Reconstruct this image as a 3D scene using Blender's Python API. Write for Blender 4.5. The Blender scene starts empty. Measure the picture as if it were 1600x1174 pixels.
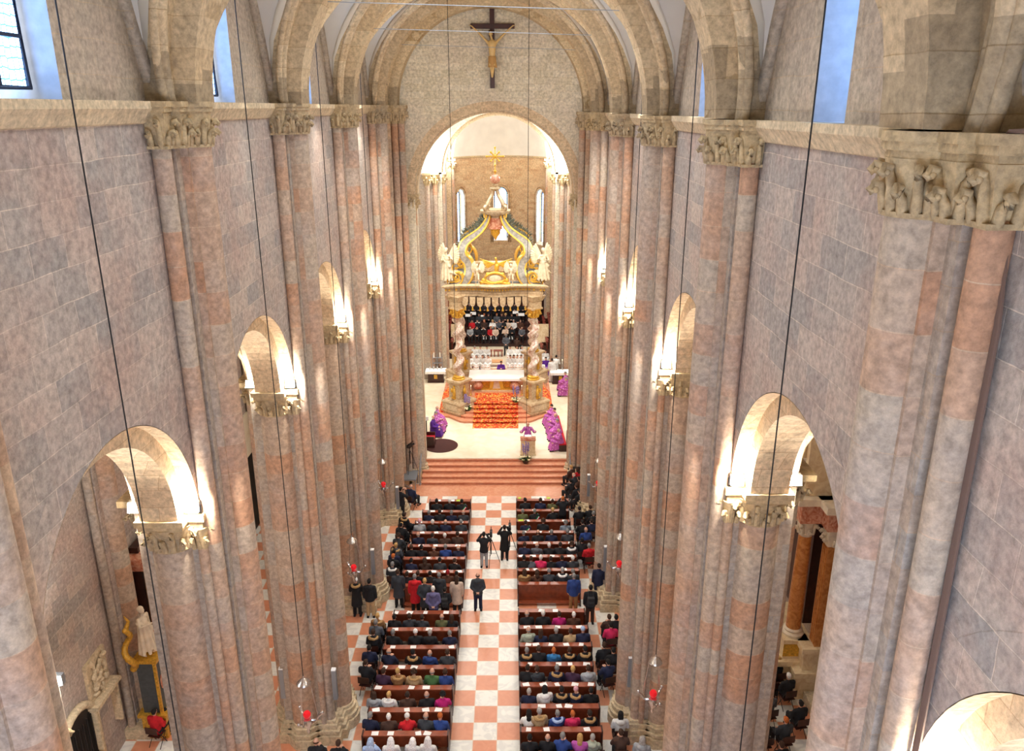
import bpy, bmesh, math, random
from mathutils import Vector, Matrix
random.seed(7)
S = bpy.context.scene
C = S.collection
PI = math.pi
sin, cos, sqrt, rad = math.sin, math.cos, math.sqrt, math.radians

# ------------------------------------------------------------------ camera, world, lights, exposure
CAMX, CAMZ, FPX, PITCH, YAW = 0.80, 20.0, 1245.0, rad(18.6), rad(-0.18)
cam = bpy.data.objects.new('camera', bpy.data.cameras.new('camera'))
cam.data.sensor_width = 36; cam.data.lens = 36*FPX/1600; cam.data.clip_start = .1; cam.data.clip_end = 300
cam.location = (CAMX, 0, CAMZ); cam.rotation_euler = (PI/2-PITCH, 0, YAW)
C.objects.link(cam); S.camera = cam
S.view_settings.view_transform = 'Standard'; S.view_settings.look = 'None'
S.view_settings.gamma = 1; S.view_settings.use_curve_mapping = False
S.view_settings.exposure = 0.43
W = bpy.data.worlds.new('sky'); S.world = W; W.use_nodes = True
W.node_tree.nodes['Background'].inputs[0].default_value = (0.90, 0.95, 1.0, 1)
W.node_tree.nodes['Background'].inputs[1].default_value = 3.4

def lamp(x, y, z, power, col=(1, .89, .73), r=.08, spot=None, aim=None, name='lamp_light'):
    d = bpy.data.lights.new(name, 'SPOT' if spot else 'POINT')
    d.energy = power; d.color = col; d.shadow_soft_size = r
    o = bpy.data.objects.new(name, d); o.location = (x, y, z); C.objects.link(o)
    if spot:
        d.spot_size = rad(spot); d.spot_blend = .6
        o.rotation_euler = (Vector(aim)-Vector((x, y, z))).to_track_quat('-Z', 'Y').to_euler()
    return o
def area(x, y, z, sx, sy, power, aim, col=(1, .95, .88), name='daylight'):
    d = bpy.data.lights.new(name, 'AREA'); d.shape = 'RECTANGLE'; d.size = sx; d.size_y = sy
    d.energy = power; d.color = col
    o = bpy.data.objects.new(name, d); o.location = (x, y, z); C.objects.link(o)
    o.rotation_euler = (Vector(aim)-Vector((x, y, z))).to_track_quat('-Z', 'Y').to_euler()
# the rose window of the west front behind the camera
area(0, -2.7, 12.5, 8, 8, 650, (0, 24, 4), (1, .93, .84))
for ly in (11.3, 18.6, 25.9, 33.2):      # fill spots added along the string course to brighten nave and walls
    for ls in (-1, 1): lamp(ls*4.7, ly, 20.5, {0: 0.1, 1: 160, 2: 650, 3: 1100}[round((ly-11.3)/7.3)], spot=110, aim=(-ls*2.6, ly+3, 4), r=.3, col=(1, .95, .88))
# lamps of the choir and apse imposts, plus added spots for sanctuary and vault
WC = (1, .95, .87)
for q in (-1, 1):
    lamp(q*3.6, 43.4, 17.4, 2300, WC, .25, 70, (0, 51.5, 3))  # spot added to brighten the altar from the front
    lamp(q*3.9, 36.2, 20.6, 170, WC, .25, 130, (-q*.8, 41.3, 21))  # uplight added at the cornice to brighten the end wall
    lamp(q*3.9, 29.0, 20.6, 260, WC, .25, 130, (-q*.8, 34, 22))  # added uplight, brightens the last vault bay
    lamp(q*3.9, 21.8, 20.6, 160, WC, .25, 130, (-q*.8, 27, 22))  # added uplight for the vault bay before it
    lamp(q*4.2, 56.0, 17.6, 1900, WC, .25, 90, (q*.5, 45.5, 0))  # added from behind so the step risers stay darker
    lamp(q*3.9, 58.6, 16.6, 900, WC, .2, 90, (q*-.5, 66, 2))
    lamp(q*4.3, 55.9, 16.5, 420, WC, .12)          # on the choir arch imposts
    lamp(q*3.7, 59.2, 16.4, 420, WC, .12)
    lamp(q*3.75, 68.6, 16.3, 400, WC, .12)         # on the apse imposts

def ray(px, py):
    u, v = px-800, py-587
    X, Y, Z = u, FPX*cos(PITCH)-v*sin(PITCH), -FPX*sin(PITCH)-v*cos(PITCH)
    return X*cos(YAW)-Y*sin(YAW), X*sin(YAW)+Y*cos(YAW), Z
def on_z(px, py, z):
    X, Y, Z = ray(px, py); t = (z-CAMZ)/Z
    return Vector((CAMX+X*t, Y*t, z))
def on_y(px, py, y):
    X, Y, Z = ray(px, py); t = y/Y
    return Vector((CAMX+X*t, y, CAMZ+Z*t))

# ------------------------------------------------------------------ materials
def mat(name):
    m = bpy.data.materials.new(name); m.use_nodes = True
    nt = m.node_tree; b = nt.nodes['Principled BSDF']; b.inputs['Roughness'].default_value = .8
    return m, nt, b
def N(nt, t, **kw):
    n = nt.nodes.new(t)
    for k, v in kw.items():
        if k.startswith('i_'):
            key = k[2:]; key = int(key) if key.isdigit() else key.replace('_', ' ')
            n.inputs[key].default_value = v
        else: setattr(n, k, v)
    return n
def c4(c): return (c[0], c[1], c[2], 1)
def srgb(r, g, b):
    f = lambda v: (v/255/12.92) if v <= 10 else ((v/255+.055)/1.055)**2.4
    return (f(r), f(g), f(b))
def plain(name, col, rough=.7, metal=0, noise=.0, nscale=8, emit=0, trans=0):
    m, nt, b = mat(name)
    b.inputs['Roughness'].default_value = rough; b.inputs['Metallic'].default_value = metal
    if noise:
        tc = N(nt, 'ShaderNodeNewGeometry')
        nz = N(nt, 'ShaderNodeTexNoise', i_Scale=nscale, i_Detail=4.0)
        nt.links.new(tc.outputs['Position'], nz.inputs['Vector'])
        r = N(nt, 'ShaderNodeMix', data_type='RGBA')
        mr = N(nt, 'ShaderNodeMapRange', i_1=.3, i_2=.7)
        nt.links.new(nz.outputs[0], mr.inputs[0]); nt.links.new(mr.outputs[0], r.inputs[0])
        r.inputs[6].default_value = c4([v*(1-noise) for v in col]); r.inputs[7].default_value = c4([min(1, v*(1+noise)) for v in col])
        nt.links.new(r.outputs[2], b.inputs['Base Color'])
    else: b.inputs['Base Color'].default_value = c4(col)
    if emit:
        b.inputs['Emission Color'].default_value = c4(col); b.inputs['Emission Strength'].default_value = emit
    if trans: b.inputs['Transmission Weight'].default_value = trans
    return m
def stone(name, c1, c2, c3, mode, bw=.8, bh=.42, mortar=(.42, .36, .30), bump=.25, dark_foot=False, msize=.008):
    """ashlar: c1/c2 vary block by block, c3 drifts over metres; mode 'x' faces x, 'y' faces y, 'p' courses of a pier, 'r' by object"""
    m, nt, b = mat(name); L = nt.links.new
    b.inputs['Roughness'].default_value = .85
    g = N(nt, 'ShaderNodeNewGeometry'); sp = N(nt, 'ShaderNodeSeparateXYZ'); L(g.outputs['Position'], sp.inputs[0])
    cb = N(nt, 'ShaderNodeCombineXYZ')
    L(sp.outputs[2], cb.inputs[1])
    if mode == 'x': L(sp.outputs[1], cb.inputs[0])
    elif mode == 'y': L(sp.outputs[0], cb.inputs[0])
    elif mode == 'xy':
        ad = N(nt, 'ShaderNodeMath', operation='ADD'); L(sp.outputs[0], ad.inputs[0]); L(sp.outputs[1], ad.inputs[1]); L(ad.outputs[0], cb.inputs[0])
    else:
        oi = N(nt, 'ShaderNodeObjectInfo'); mu = N(nt, 'ShaderNodeMath', operation='MULTIPLY', i_1=900.0)
        L(oi.outputs['Random'], mu.inputs[0]); L(mu.outputs[0], cb.inputs[0])
    # slight waviness so courses are not ruled
    nw = N(nt, 'ShaderNodeTexNoise', i_Scale=1.0, i_Detail=5.0); L(g.outputs['Position'], nw.inputs['Vector'])
    vm = N(nt, 'ShaderNodeVectorMath', operation='MULTIPLY_ADD'); L(nw.outputs['Color'], vm.inputs[0])
    vm.inputs[1].default_value = (0 if mode == 'p' else .16, .09, 0); L(cb.outputs[0], vm.inputs[2])
    br = N(nt, 'ShaderNodeTexBrick', i_Scale=1.0, i_Mortar_Size=msize, i_Mortar_Smooth=.4, i_Bias=0.0, i_Brick_Width=bw, i_Row_Height=bh)
    L(vm.outputs[0], br.inputs['Vector'])
    br.inputs['Color1'].default_value = c4(c1); br.inputs['Color2'].default_value = c4(c2); br.inputs['Mortar'].default_value = c4(mortar)
    n1 = N(nt, 'ShaderNodeTexNoise', i_Scale=.55, i_Detail=5.0, i_Roughness=.65); L(g.outputs['Position'], n1.inputs['Vector'])
    mr = N(nt, 'ShaderNodeMapRange', i_1=.42, i_2=.68); L(n1.outputs[0], mr.inputs[0])
    ml = N(nt, 'ShaderNodeMath', operation='MULTIPLY', i_1=.75); L(mr.outputs[0], ml.inputs[0])
    mx = N(nt, 'ShaderNodeMix', data_type='RGBA'); L(ml.outputs[0], mx.inputs[0]); L(br.outputs['Color'], mx.inputs[6]); mx.inputs[7].default_value = c4(c3)
    n2 = N(nt, 'ShaderNodeTexNoise', i_Scale=9.0, i_Detail=8.0, i_Roughness=.7); L(g.outputs['Position'], n2.inputs['Vector'])
    m2 = N(nt, 'ShaderNodeMapRange', i_1=.3, i_2=.7, i_3=.6, i_4=1.34); L(n2.outputs[0], m2.inputs[0])
    v2 = N(nt, 'ShaderNodeVectorMath', operation='SCALE'); L(mx.outputs[2], v2.inputs[0]); L(m2.outputs[0], v2.inputs['Scale'])
    out = v2.outputs[0]
    if dark_foot:   # unwashed darker springer stones, ending block by block
        wn = N(nt, 'ShaderNodeTexWhiteNoise', noise_dimensions='3D'); sn = N(nt, 'ShaderNodeVectorMath', operation='SNAP'); sn.inputs[1].default_value = (.45, .45, 50)
        L(g.outputs['Position'], sn.inputs[0]); L(sn.outputs[0], wn.inputs['Vector'])
        a = N(nt, 'ShaderNodeMath', operation='MULTIPLY_ADD', i_1=.9, i_2=20.25); L(wn.outputs[0], a.inputs[0])
        lt = N(nt, 'ShaderNodeMath', operation='LESS_THAN'); L(sp.outputs[2], lt.inputs[0]); L(a.outputs[0], lt.inputs[1])
        s2 = N(nt, 'ShaderNodeMath', operation='MULTIPLY_ADD', i_1=-.34, i_2=1.0); L(lt.outputs[0], s2.inputs[0])
        v3 = N(nt, 'ShaderNodeVectorMath', operation='SCALE'); L(out, v3.inputs[0]); L(s2.outputs[0], v3.inputs['Scale']); out = v3.outputs[0]
    L(out, b.inputs['Base Color'])
    bp = N(nt, 'ShaderNodeBump', i_Strength=bump, i_Distance=.03)
    ah = N(nt, 'ShaderNodeMath', operation='SUBTRACT'); L(n2.outputs[0], ah.inputs[0]); L(br.outputs['Fac'], ah.inputs[1]); L(ah.outputs[0], bp.inputs['Height'])
    L(bp.outputs[0], b.inputs['Normal'])
    return m
PINK, GREY, TAN = srgb(166, 130, 116), srgb(158, 146, 140), srgb(176, 148, 118)
M_wall = stone('stone_wall', srgb(190, 174, 160), srgb(158, 151, 145), srgb(180, 152, 138), 'x', .85, .46, mortar=srgb(208, 194, 178), msize=.009, bump=.5)
M_wall_up = stone('stone_upper', srgb(186, 171, 150), srgb(174, 159, 140), srgb(180, 160, 142), 'x', .8, .5, mortar=srgb(190, 168, 138))
M_end = stone('stone_end', srgb(212, 202, 180), srgb(198, 186, 160), srgb(202, 188, 170), 'y', .6, .32, mortar=srgb(186, 168, 138))
M_pier = stone('stone_pier', srgb(186, 140, 108), srgb(182, 166, 146), srgb(168, 155, 145), 'p', 1.0, .62, mortar=srgb(196, 168, 140))
M_pier2 = stone('stone_pier_core', srgb(178, 158, 138), srgb(166, 157, 146), srgb(172, 154, 138), 'xy', .55, .42, mortar=srgb(180, 158, 134))
M_rib = stone('stone_rib', srgb(204, 182, 146), srgb(190, 164, 126), srgb(184, 162, 130), 'r', 1, .5, mortar=srgb(170, 144, 104), dark_foot=True)
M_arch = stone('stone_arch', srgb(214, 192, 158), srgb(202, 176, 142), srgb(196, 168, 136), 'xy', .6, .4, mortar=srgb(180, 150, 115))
M_cap = stone('stone_capital', srgb(196, 172, 130), srgb(184, 160, 122), srgb(164, 146, 122), 'r', 1, 3, mortar=srgb(180, 154, 110), bump=.5)
M_base = stone('stone_base', srgb(214, 194, 160), srgb(204, 184, 150), srgb(196, 176, 146), 'xy', .9, 3, mortar=srgb(190, 168, 136), bump=.08)
M_apse = stone('stone_apse', srgb(206, 178, 138), srgb(184, 146, 106), srgb(198, 168, 130), 'y', .5, .24, mortar=srgb(206, 176, 130))
M_white = plain('vault_plaster', srgb(214, 208, 196), .9, noise=.06, nscale=1)
M_wood = plain('pew_wood', srgb(146, 72, 44), .35, noise=.25, nscale=6)
M_darkwood = plain('dark_wood', srgb(58, 26, 18), .4, noise=.3, nscale=5)
M_gold = plain('gilding', srgb(214, 164, 60), .35, .35, noise=.3, nscale=14)
M_iron = plain('dark_iron', srgb(34, 32, 32), .5, .4)
M_silver = plain('silver', srgb(210, 205, 200), .25, .9)
M_alu = plain('grey_metal', srgb(150, 156, 162), .4, .5)
M_cable = plain('cable_black', srgb(22, 22, 24), .7)
M_paper = plain('paper', srgb(250, 250, 248), .9)
M_cloth = plain('white_linen', srgb(252, 250, 246), .9)
M_lens = plain('lamp_lens', (1, .96, .88), emit=28)
M_red = plain('red_glass', srgb(214, 24, 34), .3, emit=.35)
M_redcush = plain('red_velvet', srgb(190, 20, 36), .9)
M_statue = plain('white_marble', srgb(226, 210, 184), .6, noise=.12, nscale=5)
M_marblegrey = plain('dark_slate', srgb(70, 76, 78), .5, noise=.2)
M_skin = plain('skin', srgb(216, 164, 138), .6)
M_eye = plain('eye_dark', srgb(40, 26, 22), .4)
M_lead = plain('window_lead', srgb(24, 30, 48), .6)
M_brown_rug = plain('brown_rug', srgb(64, 26, 18), .9, noise=.15)
M_green = plain('leaf_green', srgb(46, 84, 34), .6, noise=.3)
M_flowerw = plain('petal_cream', srgb(244, 234, 190), .8)
M_flowerp = plain('petal_lilac', srgb(150, 130, 176), .8)
M_flame = plain('candle_flame', (1, .8, .4), emit=12)
M_wax = plain('candle_wax', srgb(248, 244, 230), .5)

def marble(name, c1, c2, scale=2.5, rough=.25):
    m, nt, b = mat(name); L = nt.links.new
    g = N(nt, 'ShaderNodeNewGeometry'); n = N(nt, 'ShaderNodeTexNoise', i_Scale=scale, i_Detail=6.0, i_Distortion=1.6)
    L(g.outputs['Position'], n.inputs['Vector'])
    r = N(nt, 'ShaderNodeMapRange', i_1=.38, i_2=.62); L(n.outputs[0], r.inputs[0])
    x = N(nt, 'ShaderNodeMix', data_type='RGBA'); L(r.outputs[0], x.inputs[0]); x.inputs[6].default_value = c4(c1); x.inputs[7].default_value = c4(c2)
    L(x.outputs[2], b.inputs['Base Color']); b.inputs['Roughness'].default_value = rough
    return m
M_step = marble('step_marble', srgb(214, 140, 104), srgb(224, 160, 124), 3)
M_sanct = marble('sanctuary_marble', srgb(240, 226, 200), srgb(232, 214, 182), 1.2, .3)
M_pinkmarble = marble('pink_marble', srgb(190, 112, 84), srgb(222, 170, 140), 4)
M_twist = marble('column_marble', srgb(176, 132, 112), srgb(228, 214, 198), 5, .3)
M_amber = marble('amber_marble', srgb(176, 104, 46), srgb(206, 140, 76), 4, .3)
M_cream = marble('cream_marble', srgb(234, 212, 172), srgb(216, 186, 142), 3, .4)

def floor_mat():
    m, nt, b = mat('checker_marble'); L = nt.links.new
    g = N(nt, 'ShaderNodeNewGeometry')
    a = N(nt, 'ShaderNodeVectorMath', operation='ADD'); a.inputs[1].default_value = (1.24, -38.90+80, 0.4); L(g.outputs['Position'], a.inputs[0])
    ck = N(nt, 'ShaderNodeTexChecker', i_Scale=1/.8); L(a.outputs[0], ck.inputs['Vector'])
    n = N(nt, 'ShaderNodeTexNoise', i_Scale=1.6, i_Detail=7.0, i_Distortion=2.5); L(g.outputs['Position'], n.inputs['Vector'])
    mr = N(nt, 'ShaderNodeMapRange', i_1=.45, i_2=.52); L(n.outputs[0], mr.inputs[0])
    w = N(nt, 'ShaderNodeMix', data_type='RGBA'); L(mr.outputs[0], w.inputs[0]); w.inputs[6].default_value = c4(srgb(226, 222, 214)); w.inputs[7].default_value = c4(srgb(240, 236, 226))
    o = N(nt, 'ShaderNodeMix', data_type='RGBA'); L(n.outputs[0], o.inputs[0]); o.inputs[6].default_value = c4(srgb(206, 128, 92)); o.inputs[7].default_value = c4(srgb(232, 162, 126))
    x = N(nt, 'ShaderNodeMix', data_type='RGBA'); L(ck.outputs['Fac'], x.inputs[0]); L(w.outputs[2], x.inputs[7]); L(o.outputs[2], x.inputs[6])
    br = N(nt, 'ShaderNodeTexBrick', offset=0.0, i_Scale=1.0, i_Mortar_Size=.012, i_Brick_Width=.8, i_Row_Height=.8); L(a.outputs[0], br.inputs['Vector'])
    y = N(nt, 'ShaderNodeMix', data_type='RGBA'); L(br.outputs['Fac'], y.inputs[0]); L(x.outputs[2], y.inputs[6]); y.inputs[7].default_value = c4(srgb(222, 204, 182))
    L(y.outputs[2], b.inputs['Base Color']); b.inputs['Roughness'].default_value = .35
    return m
M_floor = floor_mat()
def carpet_mat():
    m, nt, b = mat('patterned_carpet'); L = nt.links.new
    g = N(nt, 'ShaderNodeNewGeometry'); v = N(nt, 'ShaderNodeTexVoronoi', i_Scale=13.0); L(g.outputs['Position'], v.inputs['Vector'])
    cr = N(nt, 'ShaderNodeValToRGB'); e = cr.color_ramp; e.interpolation = 'CONSTANT'
    sc = N(nt, 'ShaderNodeSeparateColor'); L(v.outputs['Color'], sc.inputs[0]); L(sc.outputs[0], cr.inputs[0])
    e.elements[0].color = c4(srgb(206, 62, 28)); e.elements[1].position = .45; e.elements[1].color = c4(srgb(232, 110, 40))
    for p, c in ((.65, (240, 176, 70)), (.78, (150, 40, 24)), (.9, (240, 196, 120))):
        q = e.elements.new(p); q.color = c4(srgb(*c))
    L(cr.outputs[0], b.inputs['Base Color']); b.inputs['Roughness'].default_value = .95
    return m
M_carpet = carpet_mat()
def tint_mat(name, var=.12, scale=20, pattern=False):
    """colour comes from the object's own colour (one weave, many garments)"""
    m, nt, b = mat(name); L = nt.links.new
    oi = N(nt, 'ShaderNodeObjectInfo'); tc = N(nt, 'ShaderNodeTexCoord')
    n = N(nt, 'ShaderNodeTexNoise', i_Scale=float(scale), i_Detail=3.0); L(tc.outputs['Object'], n.inputs['Vector'])
    r = N(nt, 'ShaderNodeMapRange', i_1=.3, i_2=.7, i_3=1-var, i_4=1+var); L(n.outputs[0], r.inputs[0])
    v = N(nt, 'ShaderNodeVectorMath', operation='SCALE'); L(oi.outputs['Color'], v.inputs[0]); L(r.outputs[0], v.inputs['Scale'])
    o = v.outputs[0]
    if pattern:
        vo = N(nt, 'ShaderNodeTexVoronoi', i_Scale=9.0); L(tc.outputs['Object'], vo.inputs['Vector'])
        lt = N(nt, 'ShaderNodeMath', operation='LESS_THAN', i_1=.28); L(vo.outputs['Distance'], lt.inputs[0])
        x = N(nt, 'ShaderNodeMix', data_type='RGBA'); L(lt.outputs[0], x.inputs[0]); L(o, x.inputs[6]); x.inputs[7].default_value = c4(srgb(226, 170, 206)); o = x.outputs[2]
    L(o, b.inputs['Base Color']); b.inputs['Roughness'].default_value = .9
    return m
M_fabric = tint_mat('garment_cloth', .16, 9)
M_hair = tint_mat('hair', .35, 40)
M_vest = tint_mat('patterned_vestment', .1, 9, True)
def pane_mat():
    m, nt, b = mat('leaded_glass'); L = nt.links.new
    g = N(nt, 'ShaderNodeNewGeometry'); sp = N(nt, 'ShaderNodeSeparateXYZ'); L(g.outputs['Position'], sp.inputs[0])
    ad = N(nt, 'ShaderNodeMath', operation='ADD'); L(sp.outputs[0], ad.inputs[0]); L(sp.outputs[1], ad.inputs[1])
    cb = N(nt, 'ShaderNodeCombineXYZ'); L(ad.outputs[0], cb.inputs[0]); L(sp.outputs[2], cb.inputs[1])
    v = N(nt, 'ShaderNodeTexVoronoi', feature='DISTANCE_TO_EDGE', voronoi_dimensions='2D', i_Scale=7.5, i_Randomness=.25); L(cb.outputs[0], v.inputs['Vector'])
    lt = N(nt, 'ShaderNodeMath', operation='LESS_THAN', i_1=.07); L(v.outputs[0], lt.inputs[0])
    x = N(nt, 'ShaderNodeMix', data_type='RGBA'); L(lt.outputs[0], x.inputs[0]); x.inputs[6].default_value = (.34, .58, 1, 1); x.inputs[7].default_value = (.03, .1, .3, 1)
    L(x.outputs[2], b.inputs['Emission Color']); L(x.outputs[2], b.inputs['Base Color']); b.inputs['Emission Strength'].default_value = 7.0
    return m
M_pane = pane_mat()

# ------------------------------------------------------------------ mesh helpers
class MB:
    def __init__(s): s.b = bmesh.new(); s.x = Matrix()
    def v(s, p): return s.b.verts.new(s.x @ Vector(p))
    def f(s, vs):
        try: return s.b.faces.new(vs)
        except ValueError: return None
    def box(s, x0, x1, y0, y1, z0, z1):
        V = [s.v(p) for p in ((x0,y0,z0),(x1,y0,z0),(x1,y1,z0),(x0,y1,z0),(x0,y0,z1),(x1,y0,z1),(x1,y1,z1),(x0,y1,z1))]
        for q in ((3,2,1,0),(4,5,6,7),(0,1,5,4),(1,2,6,5),(2,3,7,6),(3,0,4,7)): s.f([V[i] for i in q])
        return s
    def prism(s, poly, z0, z1, top=None):
        A = [s.v((p[0], p[1], z0)) for p in poly]; B = [s.v((p[0], p[1], z1)) for p in (top or poly)]
        n = len(poly)
        for i in range(n): s.f([A[i], A[(i+1) % n], B[(i+1) % n], B[i]])
        s.f(A[::-1]); s.f(B); return s
    def grid(s, fn, nu, nv, skip=None, closeu=False):
        V = [[s.v(fn(i/nu, j/nv)) for j in range(nv+1)] for i in range(nu+1)]
        for i in range(nu):
            for j in range(nv):
                if skip and skip((i+.5)/nu, (j+.5)/nv): continue
                s.f([V[i][j], V[i+1][j], V[i+1][j+1], V[i][j+1]])
        return s
    def lathe(s, prof, cx=0, cy=0, n=16, cz=0, a0=0, a1=2*PI):
        full = abs(a1-a0-2*PI) < 1e-6; m = n if full else n+1
        R = []
        for r, z in prof:
            R.append([s.v((cx+r*cos(a0+(a1-a0)*i/n), cy+r*sin(a0+(a1-a0)*i/n), cz+z)) for i in range(m)])
        for a in range(len(R)-1):
            for i in range(n): s.f([R[a][i], R[a][(i+1) % m], R[a+1][(i+1) % m], R[a+1][i]])
        if full: s.f(R[0][::-1]); s.f(R[-1])
        return s
    def cyl(s, p0, p1, r0, r1=None, n=12, cap=True):
        r1 = r0 if r1 is None else r1
        p0, p1 = Vector(p0), Vector(p1); d = (p1-p0)
        if d.length < 1e-6: return s
        q = d.to_track_quat('Z', 'Y'); A = []; B = []
        for i in range(n):
            o = q @ Vector((cos(2*PI*i/n), sin(2*PI*i/n), 0))
            A.append(s.v(p0+o*r0)); B.append(s.v(p1+o*r1))
        for i in range(n): s.f([A[i], A[(i+1) % n], B[(i+1) % n], B[i]])
        if cap: s.f(A[::-1]); s.f(B)
        return s
    def tube(s, pts, r, n=8, flat=None):
        pts = [Vector(p) for p in pts]; R = []
        for i, p in enumerate(pts):
            t = (pts[min(i+1, len(pts)-1)]-pts[max(i-1, 0)]).normalized()
            ref = Vector((0, 0, 1)) if abs(t.z) < .9 else Vector((0, 1, 0))
            a = t.cross(ref).normalized(); b = a.cross(t)
            rr = r(i/(len(pts)-1)) if callable(r) else r
            R.append([s.v(p+a*rr*cos(2*PI*k/n)+b*rr*sin(2*PI*k/n)) for k in range(n)])
        for i in range(len(R)-1):
            for k in range(n): s.f([R[i][k], R[i][(k+1) % n], R[i+1][(k+1) % n], R[i+1][k]])
        s.f(R[0][::-1]); s.f(R[-1]); return s
    def ell(s, c, r, n=10, m=7, rot=None):
        c = Vector(c); r = (r, r, r) if not hasattr(r, '__len__') else r; R = []
        def P(v):
            v = Vector(v)
            return c+(rot @ v if rot else v)
        top = s.v(P((0, 0, r[2]))); bot = s.v(P((0, 0, -r[2])))
        for j in range(1, m):
            t = PI*j/m; R.append([s.v(P((r[0]*sin(t)*cos(2*PI*i/n), r[1]*sin(t)*sin(2*PI*i/n), r[2]*cos(t)))) for i in range(n)])
        for i in range(n):
            s.f([top, R[0][i], R[0][(i+1) % n]]); s.f([bot, R[-1][(i+1) % n], R[-1][i]])
            for j in range(len(R)-1): s.f([R[j][i], R[j+1][i], R[j+1][(i+1) % n], R[j][(i+1) % n]])
        return s
    def cap(s, p0, p1, r0, r1=None, n=12):
        r1 = r0 if r1 is None else r1
        s.cyl(p0, p1, r0, r1, n); s.ell(p0, r0, n, 8); s.ell(p1, r1, n, 8); return s
def obj(name, mb, m, parent=None, smooth=False, kind=None, auto=None):
    me = bpy.data.meshes.new(name)
    bmesh.ops.recalc_face_normals(mb.b, faces=mb.b.faces)
    mb.b.to_mesh(me); mb.b.free()
    for mm in (m if isinstance(m, (list, tuple)) else [m]): me.materials.append(mm)
    if smooth:
        me.shade_smooth()
        if auto: me.set_sharp_from_angle(angle=rad(auto))
    o = bpy.data.objects.new(name, me); C.objects.link(o)
    if parent: o.parent = parent
    if kind: o['kind'] = kind
    return o
def thing(name, label, cat, loc=(0, 0, 0), rz=0, group=None):
    o = bpy.data.objects.new(name, None); C.objects.link(o); o.empty_display_size = .2
    o.location = loc; o.rotation_euler = (0, 0, rz); o['label'] = label; o['category'] = cat
    if group: o['group'] = group
    return o
def tag(o, label, cat, group=None):
    o['label'] = label; o['category'] = cat
    if group: o['group'] = group
    return o
def copy_tree(o, parent=None):
    c = o.copy(); C.objects.link(c)
    if parent: c.parent = parent
    for ch in list(o.children): copy_tree(ch, c)
    return c
ORD = ['first', 'second', 'third', 'fourth', 'fifth', 'sixth', 'seventh', 'eighth', 'ninth', 'tenth', 'eleventh', 'twelfth', 'thirteenth']

# ------------------------------------------------------------------ building: dimensions
YK = [0.35+7.3*i for i in range(6)]          # pier centres along the nave; the last one carries the end wall
WL, WR = 5.30, 5.10                          # nave wall faces
ZT = {-1: 20.10, 1: 19.80}                   # string course tops, left and right
WW = {-1: WL, 1: WR}
SPR = 12.45
SP = {-1: 12.45, 1: 13.02}                    # arcade springing, left and right
R1, R2 = 2.74, 2.36
YEND = 41.3

mb = MB(); mb.grid(lambda u, v: (-12.6+25.2*u, -3+45.6*v, 0), 4, 8); obj('floor', mb, M_floor, kind='structure')
mb = MB(); mb.box(-12.6, 12.6, -3.4, -3.0, 0, 26); obj('wall_west', mb, M_base, kind='structure')
mb = MB(); mb.box(-6, 6, 38.9, 40.35, -.1, .004); obj('floor_band', mb, M_step, kind='structure')
mb = MB(); mb.box(-9, 9, 42.0, 57.5, 0, .8); mb.box(-6, 6, 57.5, 75, 0, .8); obj('floor_sanctuary', mb, M_sanct, kind='structure')
for i in range(5):
    mb = MB(); y = 40.3+.42*i
    mb.box(-4.12-.0, 4.12, y, 42.05, .16*i, .16*(i+1)-.02); mb.box(-4.15, 4.15, y-.06, 42.05, .16*(i+1)-.045, .16*(i+1))
    obj('floor_step', mb, M_step, kind='structure')

def plate(mb, s, a0, a1, R, y0, y1, z1):
    SPR = SP[s]
    """slab of wall between a0 and a1 behind the nave face, with a round arch over the bay y0..y1"""
    W0 = WW[s]; xa, xb = s*(W0-a0), s*(W0-a1); yc = (y0+y1)/2; n = 28
    def ring(x):
        arc = [(x, yc-R*cos(PI*i/n), SPR+R*sin(PI*i/n)) for i in range(n+1)]
        top = [(x, p[1], z1) for p in arc]
        return [mb.v(p) for p in arc], [mb.v(p) for p in top], [mb.v((x, y0, SPR)), mb.v((x, y0, z1)), mb.v((x, y1, SPR)), mb.v((x, y1, z1))]
    A, B = ring(xa), ring(xb)
    for r in (A, B):
        for i in range(n): mb.f([r[0][i], r[0][i+1], r[1][i+1], r[1][i]])
        mb.f([r[2][0], r[0][0], r[1][0], r[2][1]]); mb.f([r[0][n], r[2][2], r[2][3], r[1][n]])
    for i in range(n): mb.f([A[0][i], A[0][i+1], B[0][i+1], B[0][i]])
    mb.f([A[2][0], A[0][0], B[0][0], B[2][0]]); mb.f([A[0][n], A[2][2], B[2][2], B[0][n]])

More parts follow.
